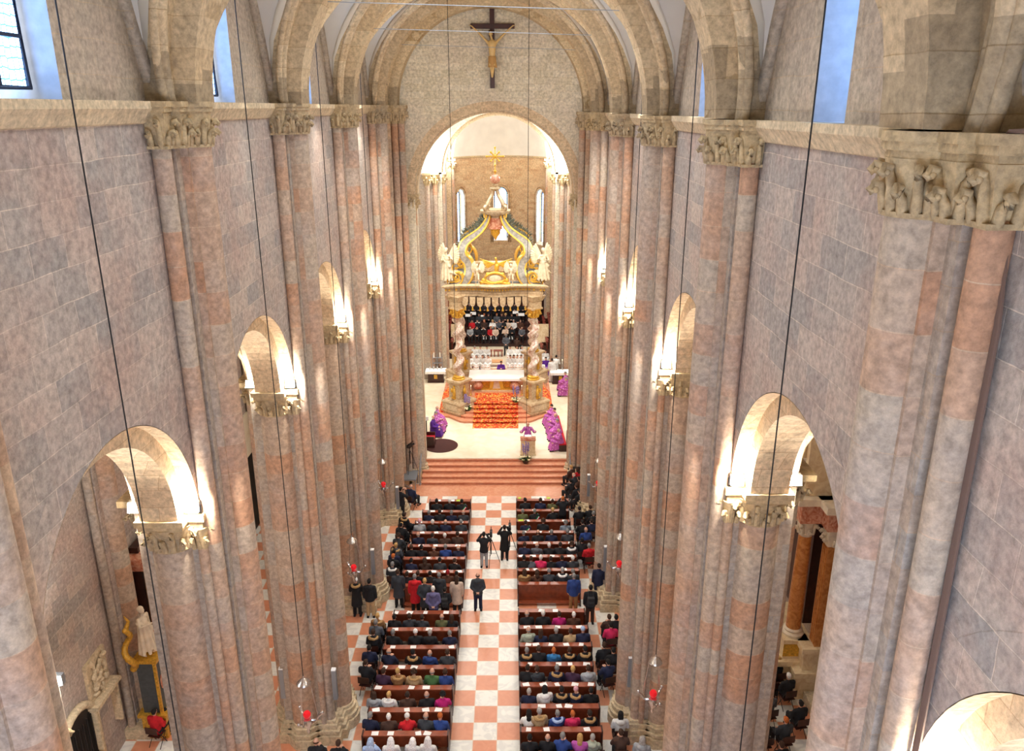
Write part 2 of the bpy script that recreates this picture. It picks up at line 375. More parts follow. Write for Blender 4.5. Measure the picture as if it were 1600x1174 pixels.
for s, nm in ((-1, 'left'), (1, 'right')):
    SPR = SP[s]; mb = MB(); mi = MB(); ma = MB()
    for k in range(5):
        plate(mb, s, 0, -.28, R1, YK[k], YK[k+1], ZT[s])
        plate(mi, s, -.285, -1.02, R2, YK[k], YK[k+1], 16.2)
        plate(ma, s, -1.025, -1.3, R1, YK[k], YK[k+1], 16.4)
    # wall beyond the last pier and behind the camera
    x0, x1 = sorted((s*WW[s], s*(WW[s]+1.3)))
    mb.box(x0, x1, YK[5]-.02, YEND+.6, 12.0, ZT[s]); mb.box(x0+(0 if s < 0 else .6), x1-(.6 if s < 0 else 0), YK[5]+.9, YEND+.6, 0, 12.0)
    obj('wall_'+nm, mb, M_wall, kind='structure')
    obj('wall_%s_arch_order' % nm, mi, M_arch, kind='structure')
    obj('wall_%s_aisle_face' % nm, ma, M_wall_up, kind='structure')
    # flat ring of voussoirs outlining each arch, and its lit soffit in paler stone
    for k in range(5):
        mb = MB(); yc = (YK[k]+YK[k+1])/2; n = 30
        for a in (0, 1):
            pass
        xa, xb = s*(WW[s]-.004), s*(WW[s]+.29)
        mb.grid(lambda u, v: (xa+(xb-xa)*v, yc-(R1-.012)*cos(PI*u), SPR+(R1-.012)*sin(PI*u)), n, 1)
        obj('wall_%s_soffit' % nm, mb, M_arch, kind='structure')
        mb = MB()
        mb.grid(lambda u, v: (s*(WW[s]-.004), yc-(R1+.5*v)*cos(PI*u), SPR+(R1+.5*v)*sin(PI*u)), n, 1)
        obj('wall_%s_voussoirs' % nm, mb, M_wall, kind='structure')

# clerestory walls with slit windows
def window_strip(mb, s, xa, xb, y0, y1, c, hw, z0, zh, z1):
    n = 12
    for x in (xa, xb):
        mb.f([mb.v((x, y0, z0)), mb.v((x, c-hw, z0)), mb.v((x, c-hw, z1)), mb.v((x, y0, z1))])
        mb.f([mb.v((x, c+hw, z0)), mb.v((x, y1, z0)), mb.v((x, y1, z1)), mb.v((x, c+hw, z1))])
        mb.grid(lambda u, v: (x, c-hw*cos(PI*u), (zh+hw*sin(PI*u))*(1-v)+z1*v), n, 1)
def jambs(mb, xa, xb, c, hw, z0, zh):
    mb.grid(lambda u, v: (xa+(xb-xa)*v, c-hw*cos(PI*u), zh+hw*sin(PI*u)), 12, 1)
    for q in (-1, 1): mb.grid(lambda u, v: (xa+(xb-xa)*v, c+q*hw, z0+(zh-z0)*u), 2, 1)
    mb.grid(lambda u, v: (xa+(xb-xa)*v, c-hw+2*hw*u, z0), 1, 1)
wn = 0
M_jamb = plain('window_jamb', srgb(168, 172, 180), .9, noise=.12, nscale=6)
for s, nm in ((-1, 'left'), (1, 'right')):
    mb = MB(); mj = MB()
    xa, xb = s*(WW[s]+.05), s*(WW[s]+.9)
    for k in range(5):
        bc = (YK[k]+YK[k+1])/2
        c, hw = (bc-.45, .78) if s < 0 else (bc+.1, .56)
        window_strip(mb, s, xa, xb, YK[k], YK[k+1], c, hw, ZT[s]-.3, 22.2, 26)
        jambs(mj, xa, xb, c, hw, ZT[s]+.005, 22.2)
        if k == 4: mb.box(min(xa, xb), max(xa, xb), YK[5], YEND, ZT[s]-.3, 26)
        g = .42 if s < 0 else .8
        wn += 1
        fr = MB(); xg = s*(WW[s]+g); ihw = hw-.10
        fr.tube([(xg, c-ihw, ZT[s]+.15), (xg, c-ihw, 22.2)]+[(xg, c-ihw*cos(PI*i/8), 22.2+ihw*sin(PI*i/8)) for i in range(1, 8)]+[(xg, c+ihw, 22.2), (xg, c+ihw, ZT[s]+.15), (xg, c-ihw, ZT[s]+.15)], .045, 6)
        for zz in (20.9, 21.7, 22.5): fr.box(xg-.02, xg+.02, c-ihw, c+ihw, zz-.025, zz+.025)
        fr.box(xg-.03, xg+.03, c-.03, c+.03, ZT[s]+.15, 22.9)
        w = obj('window_%d' % wn, fr, M_lead, kind='structure')
        p = MB(); p.prism([(0, 0)]*0 or [(0, 0), (0, 1), (1, 1)], 0, 0) if 0 else None
        pts = [(xg+s*.02, c-ihw*cos(PI*i/12), 22.2+ihw*sin(PI*i/12)) for i in range(13)]
        p.f([p.v(q) for q in [(xg+s*.02, c-ihw, ZT[s]+.15)]+pts+[(xg+s*.02, c+ihw, ZT[s]+.15)]])
        obj('pane', p, M_pane, w)
    obj('wall_%s_clerestory' % nm, mb, M_wall_up, kind='structure')
    obj('wall_%s_window_jambs' % nm, mj, M_jamb, kind='structure')
    # string course
    mb = MB(); W0 = WW[s]; zt = ZT[s]
    prof = [(-.9, zt), (.2, zt), (.2, zt-.12), (.14, zt-.2), (.06, zt-.34), (0, zt-.36)]
    for i in range(len(prof)-1):
        a, b_ = prof[i], prof[i+1]
        mb.grid(lambda u, v: (s*(W0-(a[0]*(1-v)+b_[0]*v)), -3+(YEND+3)*u, a[1]*(1-v)+b_[1]*v), 1, 1)
    obj('trim_%d' % (1 if s < 0 else 2), mb, M_base, kind='structure')

# ------------------------------------------------------------------ vaults
XC, RT = (WR-WL)/2, (WL+WR)/2-.72
def z0(x): t = (x+WL)/(WL+WR); return ZT[-1]*(1-t)+ZT[1]*t
P_ = 1.7; HV = 4.75
def vault(y0, y1, k):
    mb = MB(); yc = (y0+y1)/2; hb = (y1-y0)/2-.45; hw = (WL+WR)/2+.05
    vd = lambda u: (1-sqrt(max(0, 1-u*u)))**(1/P_)
    n = 20
    open_top = 1 <= k <= 3
    for sv in (-1, 1):
        for su in (-1, 1):
            # web springing over the nave's width, carried on the transverse arches
            def fa(a, b_):
                u = a; v0 = vd(u); v = v0+(1.08-v0)*b_
                return (XC+su*hw*u, yc+sv*hb*v, z0(XC+su*hw*u)+HV*sqrt(max(0, 1-u*u)))
            mb.grid(fa, n, 3, skip=(lambda a, b_: a < .5) if open_top else None)
            # web running to the clerestory wall
            def fb(a, b_):
                u0 = a; v = vd(u0); u = u0+(1.02-u0)*b_
                return (XC+su*hw*u, yc+sv*hb*v, z0(XC+su*hw*u)+HV*sqrt(max(0, 1-u0*u0)))
            mb.grid(fb, n, 4, skip=(lambda a, b_: a+(1-a)*b_ < .5) if open_top else None)
    obj('ceiling', mb, M_white, kind='structure', smooth=True, auto=40)
    for su in (-1, 1):
        for sv in (-1, 1):
            mb = MB()
            for off, r in ((0, .13), (-.17, .075), (.17, .075)):
                pts = []
                for i in range(25):
                    u = 1-(i/24)**1.6 if i else 1
                    u = cos(PI/2*i/24)
                    v = vd(u)
                    x, y = XC+su*hw*(.935*u), yc+sv*hb*v*.985
                    pts.append((x-su*abs(off)*.0, y+off, z0(x)+HV*sqrt(max(0, 1-u*u))-.10-(.06 if not off else 0)))
                mb.tube(pts, r, 8)
            # the backing behind the rolls
            pts = [(p[0]+su*.1, p[1], p[2]+.06) for p in pts]
            obj('ceiling_rib', mb, M_rib, kind='structure', smooth=True)
    # rib against the clerestory wall
    for s in (-1, 1):
        mb = MB(); pts = [(s*(WW[s]-.0), yc+hb*1.0*v, ZT[s]+HV*(1-abs(v)**P_)) for v in [i/20-1 for i in range(41)]]
        mb.tube(pts, .12, 6); obj('ceiling_wall_rib', mb, M_wall_up, kind='structure', smooth=True)
for k in range(5): vault(YK[k], YK[k+1], k)
def transverse(yk):
    for (ra, rb, hw, nm) in ((RT, RT+.55, .43, 'inner'), (RT+.42, RT+1.05, .68, 'outer')):
        mb = MB(); n = 40
        sec = [(ra, -hw), (ra, hw), (rb, hw), (rb, -hw), (ra, -hw)]
        for i in range(4):
            p, q = sec[i], sec[i+1]
            def f(u, v):
                r = p[0]*(1-v)+q[0]*v; b_ = p[1]*(1-v)+q[1]*v; a = PI*u
                x = XC-r*cos(a); return (x, yk+b_, z0(x)+r*sin(a))
            mb.grid(f, n, 1)
        obj('ceiling_arch', mb, M_rib, kind='structure')
for yk in YK+[YEND-.55]: transverse(yk)
mb = MB(); mb.grid(lambda u, v: (XC-(RT+.75)*cos(PI*u), YK[5]+.4+(YEND-YK[5])*v, z0(XC-(RT+.75)*cos(PI*u))+(RT+.75)*sin(PI*u)), 30, 1); obj('ceiling', mb, M_white, kind='structure', smooth=True)

# ------------------------------------------------------------------ compound piers
def curls(mb, pts, z, h, r):
    for i, (x, y, nx, ny) in enumerate(pts):
        up = i % 2; zt = z+h*(.86 if up else .52); P = lambda o, zz: (x+nx*o, y+ny*o, zz)
        mb.tube([P(-.01, z), P(.015, z+h*.25), P(.03, zt-r*1.4), P(.03+r*.45, zt-r*.2), P(.04+r*1.1, zt), P(.05+r*1.5, zt-r*.7), P(.04+r*1.1, zt-r*1.2)], lambda t: r*(.72-.25*t), 7)
        mb.ell(P(.03+r*.95, zt-r*.75), r*.52, 8, 6)
def curls_old(mb, pts, z, h, r):
    """two rows of curling leaves along a capital's outline pts [(x,y,nx,ny)]"""
    for i, (x, y, nx, ny) in enumerate(pts):
        zz = z+h*(.72 if i % 2 else .42)
        for t in range(5):
            a = t/4*PI*1.2
            mb.ell((x+nx*(.03+r*(1-cos(a))*.8), y+ny*(.03+r*(1-cos(a))*.8), zz-r*1.6+r*2.2*sin(a)), r*(.62-.08*t), 6, 5)
        mb.ell((x+nx*.02, y+ny*.02, z+h*.22), (r*.5+abs(ny)*r*.3, r*.5+abs(nx)*r*.3, h*.24), 6, 5)
def outline(pts, d):
    """grow an open outline [(b,a)] by d"""
    out = []
    for i, p in enumerate(pts):
        a = pts[max(i-1, 0)]; b_ = pts[min(i+1, len(pts)-1)]
        n1 = Vector((-(p[1]-a[1]), p[0]-a[0])) if i else None
        n2 = Vector((-(b_[1]-p[1]), b_[0]-p[0])) if i < len(pts)-1 else None
        if n1 is None: n1 = n2
        if n2 is None: n2 = n1
        n1 = n1.normalized(); n2 = n2.normalized(); n = n1+n2
        n = n*(d/max(.35, n.dot(n1)*1.0)) if n.length > 1e-6 else n1*d
        out.append((p[0]+n.x, p[1]+n.y))
    return out
FRONT = [(-.97, 0), (-.97, .31), (-.64, .31), (-.64, .46), (-.36, .46)]+[(.34*-cos(PI*t/8), .42+.30*sin(PI*t/8)) for t in range(1, 8)]+[(.36, .46), (.64, .46), (.64, .31), (.97, .31), (.97, 0)]
def dense(pts, step):
    res = []
    for i in range(len(pts)-1):
        a, b_ = Vector(pts[i]), Vector(pts[i+1]); L_ = (b_-a).length; n = max(1, round(L_/step))
        nn = Vector((-(b_-a).y, (b_-a).x)).normalized()
        for j in range(n):
            p = a.lerp(b_, (j+.5)/n); res.append((p.x, p.y, nn.x, nn.y))
    return res
def make_pier(top, SPR):
    """local frame: x = a (towards the nave), y = b (along the nave), z up; origin at wall face"""
    sw = lambda P: [(p[1], p[0]) for p in P]
    r = thing('compound_pier', 'x', 'pier')
    mb = MB(); mb.box(-1.3, 0, -.74, .74, .5, top); mb.box(-.28, .0, -.93, .93, .5, SPR); mb.box(-1.3, -1.02, -.93, .93, .5, SPR)
    obj('core', mb, M_pier2, r)
    mb = MB(); mb.box(-.01, .29, -.55, .55, .6, top-.4); obj('pilaster', mb, M_pier2, r)
    mb = MB(); mb.box(-.01, .43, -.36, .36, .6, top-.4); obj('pilaster', mb, M_pier, r)
    mb = MB(); mb.cyl((.40, 0, .6), (.40, 0, top-.7), .31, n=28); obj('half_column', mb, M_pier, r, True, auto=40)
    for q in (-1, 1):
        mb = MB(); mb.cyl((.15, q*.8, .6), (.15, q*.8, top-.7), .16, n=20); obj('corner_shaft', mb, M_pier, r, True, auto=40)
        mb = MB(); mb.cyl((-.65, q*.78, .6), (-.65, q*.78, SPR-.7), .43, n=28); obj('half_column', mb, M_pier, r, True, auto=40)
        mb = MB(); mb.cyl((-.02, q*.95, .6), (-.02, q*.95, SPR-.75), .1, n=14); obj('slender_shaft', mb, M_pier, r, True, auto=40)
        # capital of the arcade side
        mb = MB()
        mb.box(-1.12, -.18, min(q*.7, q*1.36), max(q*.7, q*1.36), SPR-.12, SPR); mb.box(-1.08, -.22, min(q*.7, q*1.31), max(q*.7, q*1.31), SPR-.22, SPR-.12)
        mb.lathe([(.44, -.78), (.47, -.74), (.43, -.7), (.45, -.5), (.56, -.22)], -.65, q*.78, 20, SPR)
        curls(mb, [(-.65+.46*cos(t), q*.78+q*.46*sin(t), cos(t), q*sin(t)) for t in [i*PI/9+.17 for i in range(9)]], SPR-.72, .5, .085)
        obj('arcade_capital', mb, M_cap, r, True, auto=35)
        mb = MB(); mb.box(-.3, .12, min(q*.78, q*1.08), max(q*.78, q*1.08), SPR-.14, SPR)
        mb.prism([(-.25, q*.8), (.07, q*.8), (.07, q*1.04), (-.25, q*1.04)][::q], SPR-.3, SPR-.14)
        curls(mb, [(.05, q*.84, 1, 0), (.06, q*.93, 1, 0), (.05, q*1.02, .7, q*.7), (-.05, q*1.04, 0, q), (-.15, q*1.04, 0, q)], SPR-.75, .5, .07)
        mb.lathe([(.11, -.75), (.1, -.7), (.16, -.3)], -.02, q*.95, 12, SPR)
        obj('corner_capital', mb, M_cap, r, True, auto=35)
    mb = MB(); mb.cyl((-1.34, 0, .6), (-1.34, 0, SPR-.7), .38, n=24); obj('half_column', mb, M_pier, r, True, auto=40)
    mb = MB(); mb.box(-1.85, -1.2, -.5, .5, SPR-.14, SPR); mb.lathe([(.39, -.75), (.4, -.5), (.5, -.14)], -1.34, 0, 20, SPR)
    curls(mb, [(-1.34-.42*cos(t), .42*sin(t), -cos(t), sin(t)) for t in [i*PI/6-PI/2 for i in range(7)]], SPR-.7, .5, .08); obj('aisle_capital', mb, M_cap, r, True, auto=35)
    # nave capital under the vault
    mb = MB()
    for d, za, zb in ((.11, -.09, 0), (.08, -.17, -.09), (.04, -.24, -.17)):
        o = outline([(p[0], p[1]) for p in FRONT], d); o[0] = (o[0][0], -.05); o[-1] = (o[-1][0], -.05)
        mb.prism(sw(o)[::-1], top+za, top+zb)
    lo = outline(FRONT, -.02); hi = outline(FRONT, .05)
    for l_ in (lo, hi): l_[0] = (l_[0][0], -.05); l_[-1] = (l_[-1][0], -.05)
    mb.prism(sw(lo)[::-1], top-.72, top-.24, sw(hi)[::-1])
    obj('capital_block', mb, M_cap, r)
    mb = MB(); curls(mb, [(p[1], p[0], p[3], p[2]) for p in dense(outline(FRONT, .01), .155)], top-.74, .5, .075)
    obj('carved_leaves', mb, M_cap, r, True)
    # astragal
    mb = MB(); o = outline(FRONT, .04); mb.prism(sw(o)[::-1], top-.77, top-.72); obj('neck_moulding', mb, M_cap, r)
    # stepped moulded base
    mb = MB()
    for d, za, zb in ((.22, 0, .36), (.15, .36, .44), (.18, .44, .54), (.09, .54, .66), (.11, .66, .74), (.04, .74, .84)):
        o = outline(FRONT, d)
        o[0] = (o[0][0]-.0, -.4); o[-1] = (o[-1][0], -.4)
        mb.prism(sw(o)[::-1], za, zb)
        mb.box(-1.3-d, .0, -.95-d*.6, .95+d*.6, za, zb)
        for q in (-1, 1): mb.prism([(-.65+(.45+d)*cos(t), q*.78+(.45+d)*sin(t)) for t in [PI/8+i*PI/4 for i in range(8)]], za, zb)
        mb.prism([(-1.34+(.4+d)*cos(t), (.4+d)*sin(t)) for t in [PI/8+i*PI/4 for i in range(8)]], za, zb)
    obj('moulded_base', mb, M_base, r)
    return r
PT = {-1: make_pier(ZT[-1], SP[-1]), 1: make_pier(ZT[1], SP[1])}
side = {-1: 'left', 1: 'right'}
piers = {}
DESC = ['nearest the viewer', 'second along from the near edge', 'third along from the near edge', 'fourth along from the near edge', 'last before the end wall']
for s in (-1, 1):
    for k in range(1, 6):
        o = PT[s] if k == 1 else copy_tree(PT[s])
        o.location = (s*(WW[s]+(.04 if s < 0 and k == 1 else 0)), YK[k], 0); o.rotation_euler = (0, 0, 0 if s < 0 else PI)
        o['label'] = 'tall compound stone pier of the %s arcade, %s' % (side[s], DESC[k-1]); o['group'] = 'compound piers of the %s arcade' % side[s]
        piers[s, k] = o

# ------------------------------------------------------------------ end wall with the great arch
def wall_y(mb, y0, y1, x0, x1, z1, cx, R, spr, zb=0):
    n = 40
    for y in (y0, y1):
        mb.grid(lambda u, v: (x0+(cx-R-x0)*u, y, zb+(z1-zb)*v), 1, 1)
        mb.grid(lambda u, v: (cx+R+(x1-cx-R)*u, y, zb+(z1-zb)*v), 1, 1)
        mb.grid(lambda u, v: (cx-R*cos(PI*u), y, (spr+R*sin(PI*u))*(1-v)+z1*v), n, 1)
    mb.grid(lambda u, v: (cx-R*cos(PI*u), y0+(y1-y0)*v, spr+R*sin(PI*u)), n, 1)
    for q in (-1, 1): mb.grid(lambda u, v: (cx+q*R, y0+(y1-y0)*v, zb+(spr-zb)*u), 1, 1)
AX = .05
mb = MB(); wall_y(mb, YEND, YEND+1.1, -6.6, 6.4, 26, AX, 4.05, 15.82); obj('wall_end', mb, M_end, kind='structure')
mb = MB(); mb.grid(lambda u, v: (AX-(4.06+.42*v)*cos(PI*u), YEND-.006, 15.82+(4.06+.42*v)*sin(PI*u)), 40, 1)
obj('wall_end_voussoirs', mb, M_arch, kind='structure')
mb = MB(); wall_y(mb, YEND+.15, YEND+.95, -4.4, 4.5, 15.9+4.1, AX, 3.93, 15.82, 15.6); obj('wall_end_inner_order', mb, M_arch, kind='structure')
def respond(y, x_in, s, ztop, n, label, dx=.42, dy=.34, yb=1.4, mt=None, power=None, nm='arch_respond'):
    """stepped bundle of shafts carrying an arch: x grows towards the wall as y comes nearer"""
    r = thing(nm, label, 'column bundle', (0, 0, 0))
    for i in range(n):
        x = s*(x_in+dx*i); yy = y-dy*i
        mb = MB(); a, b_ = sorted((x+s*.12, x+s*(dx+.9))); mb.box(a, b_, yy+.05, y+yb, 0, ztop-.1); obj('pilaster', mb, mt or M_pier2, r)
        mb = MB(); mb.cyl((x+s*.14, yy+.1, .0), (x+s*.14, yy+.1, ztop-.8), .17, n=20); obj('shaft', mb, mt or M_pier, r, True, auto=40)
        mb = MB(); cx_, cy_ = x+s*.14, yy+.1
        mb.box(min(cx_-.3, cx_+.3), max(cx_-.3, cx_+.3), cy_-.3, cy_+.5, ztop-.14, ztop)
        mb.lathe([(.18, -.85), (.19, -.78), (.17, -.72), (.2, -.5), (.3, -.14)], cx_, cy_, 16, ztop)
        curls(mb, [(cx_+.2*cos(t), cy_+.2*sin(t), cos(t), sin(t)) for t in [PI+j*PI/5*1.0-.3 for j in range(7)]], ztop-.72, .5, .08)
        obj('capital', mb, M_cap, r, True, auto=35)
        mb = MB(); mb.box(cx_-.32, cx_+.32, cy_-.32, cy_+.4, 0, .5); mb.lathe([(.3, .5), (.31, .58), (.24, .64), (.26, .72), (.18, .8)], cx_, cy_, 16); obj('moulded_base', mb, M_base, r, True, auto=35)
    return r
respond(YEND+.15, 3.98, -1, 15.82, 3, 'bundle of slender shafts carrying the great end arch, left side', .42, .14)
respond(YEND-.6, 4.35, -1, ZT[-1], 3, 'tall bundle of shafts between the last left pier and the end wall', .3, .3)
respond(YEND+.15, 4.06, 1, 15.82, 3, 'bundle of slender shafts carrying the great end arch, right side', .42, .14)
respond(YEND-.6, 4.25, 1, ZT[1], 3, 'tall bundle of shafts between the last right pier and the end wall', .3, .3)

# crossing, choir and apse
for s, nm in ((-1, 'left'), (1, 'right')):
    mb = MB(); a, b_ = sorted((s*8.6, s*9)); mb.box(a, b_, 42.4, 57, 0, 25); obj('wall_transept_'+nm, mb, M_end, kind='structure')
    mb = MB(); a, b_ = sorted((s*4.55, s*5.0)); mb.box(a, b_, 57.8, 70.2, 0, 20.5); obj('wall_choir_'+nm, mb, M_apse if 0 else M_pier2, kind='structure')
mb = MB(); wall_y(mb, 56.8, 58, -9, 9, 25, AX, 3.95, 15.75); obj('wall_choir_arch', mb, M_end, kind='structure')
mb = MB(); wall_y(mb, 57.0, 57.8, -4.6, 4.7, 20, AX, 3.72, 15.75, 15.5); obj('wall_choir_arch_order', mb, M_arch, kind='structure')
respond(57.0, 3.74, -1, 15.75, 3, 'bundle of shafts under the choir arch, behind the canopy on the left', .5, .42)
respond(57.0, 3.84, 1, 15.75, 3, 'bundle of shafts under the choir arch, behind the canopy on the right', .5, .42)
mb = MB(); mb.box(-5, 5, 57.8, 70.2, 20.3, 20.6); obj('ceiling_choir', mb, M_white, kind='structure')
mb = MB(); wall_y(mb, 69.2, 70.2, -5, 5, 20.6, 0, 4.05, 15.9); obj('wall_apse_arch', mb, M_arch, kind='structure')
mb = MB(); mb.tube([(-4.05*cos(PI*i/30), 69.15, 15.9+4.05*sin(PI*i/30)) for i in range(31)], .13, 8); mb.tube([(-4.3*cos(PI*i/30), 69.15, 15.9+4.3*sin(PI*i/30)) for i in range(31)], .09, 8)
obj('trim_3', mb, M_pier2, kind='structure', smooth=True)
for s in (-1, 1):
    r = respond(69.3, 3.9, s, 15.9, 1, 'single tall shaft at the mouth of the apse, %s side' % side[s])
RA = 4.15
WINS = [(rad(90), .155, 8.3, 12.5), (rad(90+60), .15, 8.2, 12.5), (rad(90-60), .15, 8.2, 12.5)]
def apse():
    mb = MB(); mj = MB()
    cuts = [0.0, PI]
    for a, h, zl, zh in WINS: cuts += [a-h+2*h*i/8 for i in range(9)]
    cuts += [PI*i/40 for i in range(41)]
    cuts = sorted(set(round(c, 5) for c in cuts)); cuts = [c for i, c in enumerate(cuts) if i == 0 or c-cuts[i-1] > 1e-4]
    P = lambda a, z, r=RA: (r*cos(a), 70+r*sin(a), z)
    for a, b_ in zip(cuts[:-1], cuts[1:]):
        m = (a+b_)/2; w = next((w for w in WINS if abs(m-w[0]) < w[1]), None)
        if not w: mb.f([mb.v(P(a, 0)), mb.v(P(b_, 0)), mb.v(P(b_, 15.9)), mb.v(P(a, 15.9))]); continue
        tz = lambda t: w[3]+w[1]*RA*sqrt(max(0, 1-((t-w[0])/w[1])**2))
        mb.f([mb.v(P(a, 0)), mb.v(P(b_, 0)), mb.v(P(b_, w[2])), mb.v(P(a, w[2]))])
        mb.f([mb.v(P(a, tz(a))), mb.v(P(b_, tz(b_))), mb.v(P(b_, 15.9)), mb.v(P(a, 15.9))])
        mj.f([mj.v(P(a, tz(a))), mj.v(P(b_, tz(b_))), mj.v(P(b_, tz(b_), RA+.7)), mj.v(P(a, tz(a), RA+.7))])
        mj.f([mj.v(P(a, w[2])), mj.v(P(b_, w[2])), mj.v(P(b_, w[2]+.3, RA+.7)), mj.v(P(a, w[2]+.3, RA+.7))])
    obj('wall_apse', mb, M_apse, kind='structure')
    for w in WINS:
        for q in (-1, 1):
            a = w[0]+q*w[1]; mj.f([mj.v(P(a, w[2])), mj.v(P(a, w[3])), mj.v(P(a, w[3], RA+.7)), mj.v(P(a, w[2], RA+.7))])
    obj('wall_apse_jambs', mj, M_cream, kind='structure')
    for i, w in enumerate(WINS):
        r = RA+.45; fr = MB(); pane = MB(); h = w[1]*RA*.9
        c = Vector(P(w[0], 0, r)); t = Vector((-sin(w[0]), cos(w[0]), 0))
        arc = [c+t*(-h*cos(PI*j/12))+Vector((0, 0, w[3]+h*sin(PI*j/12))) for j in range(13)]
        loop = [c-t*h+Vector((0, 0, w[2]+.1))]+arc+[c+t*h+Vector((0, 0, w[2]+.1))]
        n = c-Vector((0, 70, 0)); n.z = 0; n.normalize()
        pane.f([pane.v(p+n*.03) for p in loop]); fr.tube(loop+[loop[0]], .05, 6)
        for zz in (w[2]+1, w[2]+2, w[2]+3.1): fr.tube([c-t*h+Vector((0, 0, zz)), c+t*h+Vector((0, 0, zz))], .025, 5)
        f = obj('window_%d' % (11+i), fr, M_lead, kind='structure'); obj('pane', pane, M_pane, f)
        # moulded frame around the opening
        mo = MB(); Rr = RA-.04
        for g, rr in ((1.12, .07), (1.4, .06)):
            pts = [P(w[0]-w[1]*g, w[2]-.1, Rr)]+[P(w[0]-w[1]*g*cos(PI*j/12), w[3]+w[1]*RA*g*sin(PI*j/12), Rr) for j in range(13)]+[P(w[0]+w[1]*g, w[2]-.1, Rr)]
            mo.tube(pts, rr, 6)
        obj('trim_%d' % (4+i), mo, M_apse, kind='structure', smooth=True)
    mb = MB(); mb.grid(lambda u, v: (RA*cos(PI*u)*cos(PI/2*v), 70+RA*sin(PI*u)*cos(PI/2*v), 15.9+RA*sin(PI/2*v)*.99), 32, 14)
    obj('ceiling_apse', mb, M_white, kind='structure', smooth=True)
    mb = MB(); mb.tube([P(PI*i/40, 15.85, RA-.06) for i in range(41)], .09, 6); obj('trim_7', mb, M_cap, kind='structure', smooth=True)
apse()
fr = MB(); fr.tube([(4.2*cos(PI*i/24), -2.95, 12.5+4.2*sin(PI*i/24)) for i in range(49)], .2, 8)
for i in range(12): fr.cyl((.9*cos(PI*i/6), -2.93, 12.5+.9*sin(PI*i/6)), (4.1*cos(PI*i/6), -2.93, 12.5+4.1*sin(PI*i/6)), .09, n=8)
fr.tube([(.9*cos(PI*i/12), -2.93, 12.5+.9*sin(PI*i/12)) for i in range(25)], .1, 8)
f_ = obj('window_14', fr, M_base, kind='structure', smooth=True); pn = MB(); pn.f([pn.v((4.15*cos(PI*i/24), -2.97, 12.5+4.15*sin(PI*i/24))) for i in range(48)]); obj('pane', pn, M_pane, f_)

# ------------------------------------------------------------------ aisles
XA = 12.0
for s, nm in ((-1, 'left'), (1, 'right')):
    mb = MB(); mb.grid(lambda u, v: (s*XA, -3+44*u, 16.5*v), 1, 1); obj('wall_aisle_'+nm, mb, M_wall, kind='structure')
    mb = MB(); a, b_ = sorted((s*5.6, s*XA)); mb.grid(lambda u, v: (a+(b_-a)*u, 39.6, 17*v), 1, 1); obj('wall_aisle_end_'+nm, mb, M_end, kind='structure')
    xi = WW[s]+1.3; SPR = SP[s]
    for k in range(5):
        y0_, y1_ = YK[k], YK[k+1]; yc = (y0_+y1_)/2; hb = (y1_-y0_)/2; xc = (xi+XA)/2; hw = (XA-xi)/2
        mb = MB(); H = 2.9
        mb.grid(lambda u, v: (s*(xc+hw*(2*u-1)), yc+hb*(2*v-1), SPR+H*sqrt(max(0, 1-min(abs(2*u-1), abs(2*v-1))**2))), 24, 24)
        obj('ceiling_aisle_'+nm, mb, M_white, kind='structure', smooth=True, auto=40)
        for d in (-1, 1):
            mb = MB()
            for off in (-.09, .09): mb.tube([(s*(xc+hw*.97*t), yc+d*hb*.93*t+off, SPR-.1+H*sqrt(max(0, 1-t*t))) for t in [-cos(PI*i/24) for i in range(25)]], .1, 6)
            obj('ceiling_aisle_rib', mb, M_arch, kind='structure', smooth=True)
    for k in range(6):
        mb = MB(); n = 24; xc = (xi+XA)/2; hw = (XA-xi)/2
        for sec in (((hw-.25, -.35), (hw-.25, .35)), ((hw-.25, .35), (hw+.4, .35)), ((hw-.25, -.35), (hw+.4, -.35))):
            mb.grid(lambda u, v: (s*(xc-(sec[0][0]*(1-v)+sec[1][0]*v)*cos(PI*u)), YK[k]+sec[0][1]*(1-v)+sec[1][1]*v, SPR+(sec[0][0]*(1-v)+sec[1][0]*v)*sin(PI*u)*1.05), n, 1)
        obj('ceiling_aisle_arch', mb, M_arch, kind='structure')
        if k == 0: continue
        r = thing('wall_shaft_bundle', 'bundle of wall shafts on the outer %s aisle wall, %s from the near end' % (side[s], ORD[k-1]), 'column bundle', (0, 0, 0))
        mb = MB(); a, b_ = sorted((s*(XA-.3), s*XA)); mb.box(a, b_, YK[k]-.55, YK[k]+.55, .0, SPR); obj('pilaster', mb, M_wall, r)
        mb = MB(); mb.cyl((s*(XA-.33), YK[k], .5), (s*(XA-.33), YK[k], SPR-.6), .32, n=20); obj('half_column', mb, M_pier, r, True, auto=40)
        for q in (-1, 1):
            mb = MB(); mb.cyl((s*(XA-.16), YK[k]+q*.66, .4), (s*(XA-.16), YK[k]+q*.66, SPR-.6), .13, n=14); obj('slender_shaft', mb, M_pier2, r, True, auto=40)
        mb = MB(); a, b_ = sorted((s*(XA-.8), s*XA)); mb.box(a, b_, YK[k]-.85, YK[k]+.85, SPR-.15, SPR); mb.lathe([(.33, -.65), (.36, -.4), (.48, -.15)], s*(XA-.33), YK[k], 16, SPR); obj('capital', mb, M_cap, r)
        mb = MB(); mb.box(a, b_, YK[k]-.9, YK[k]+.9, 0, .4); mb.lathe([(.48, .4), (.5, .5), (.4, .58), (.34, .66)], s*(XA-.33), YK[k], 16); obj('moulded_base', mb, M_base, r)

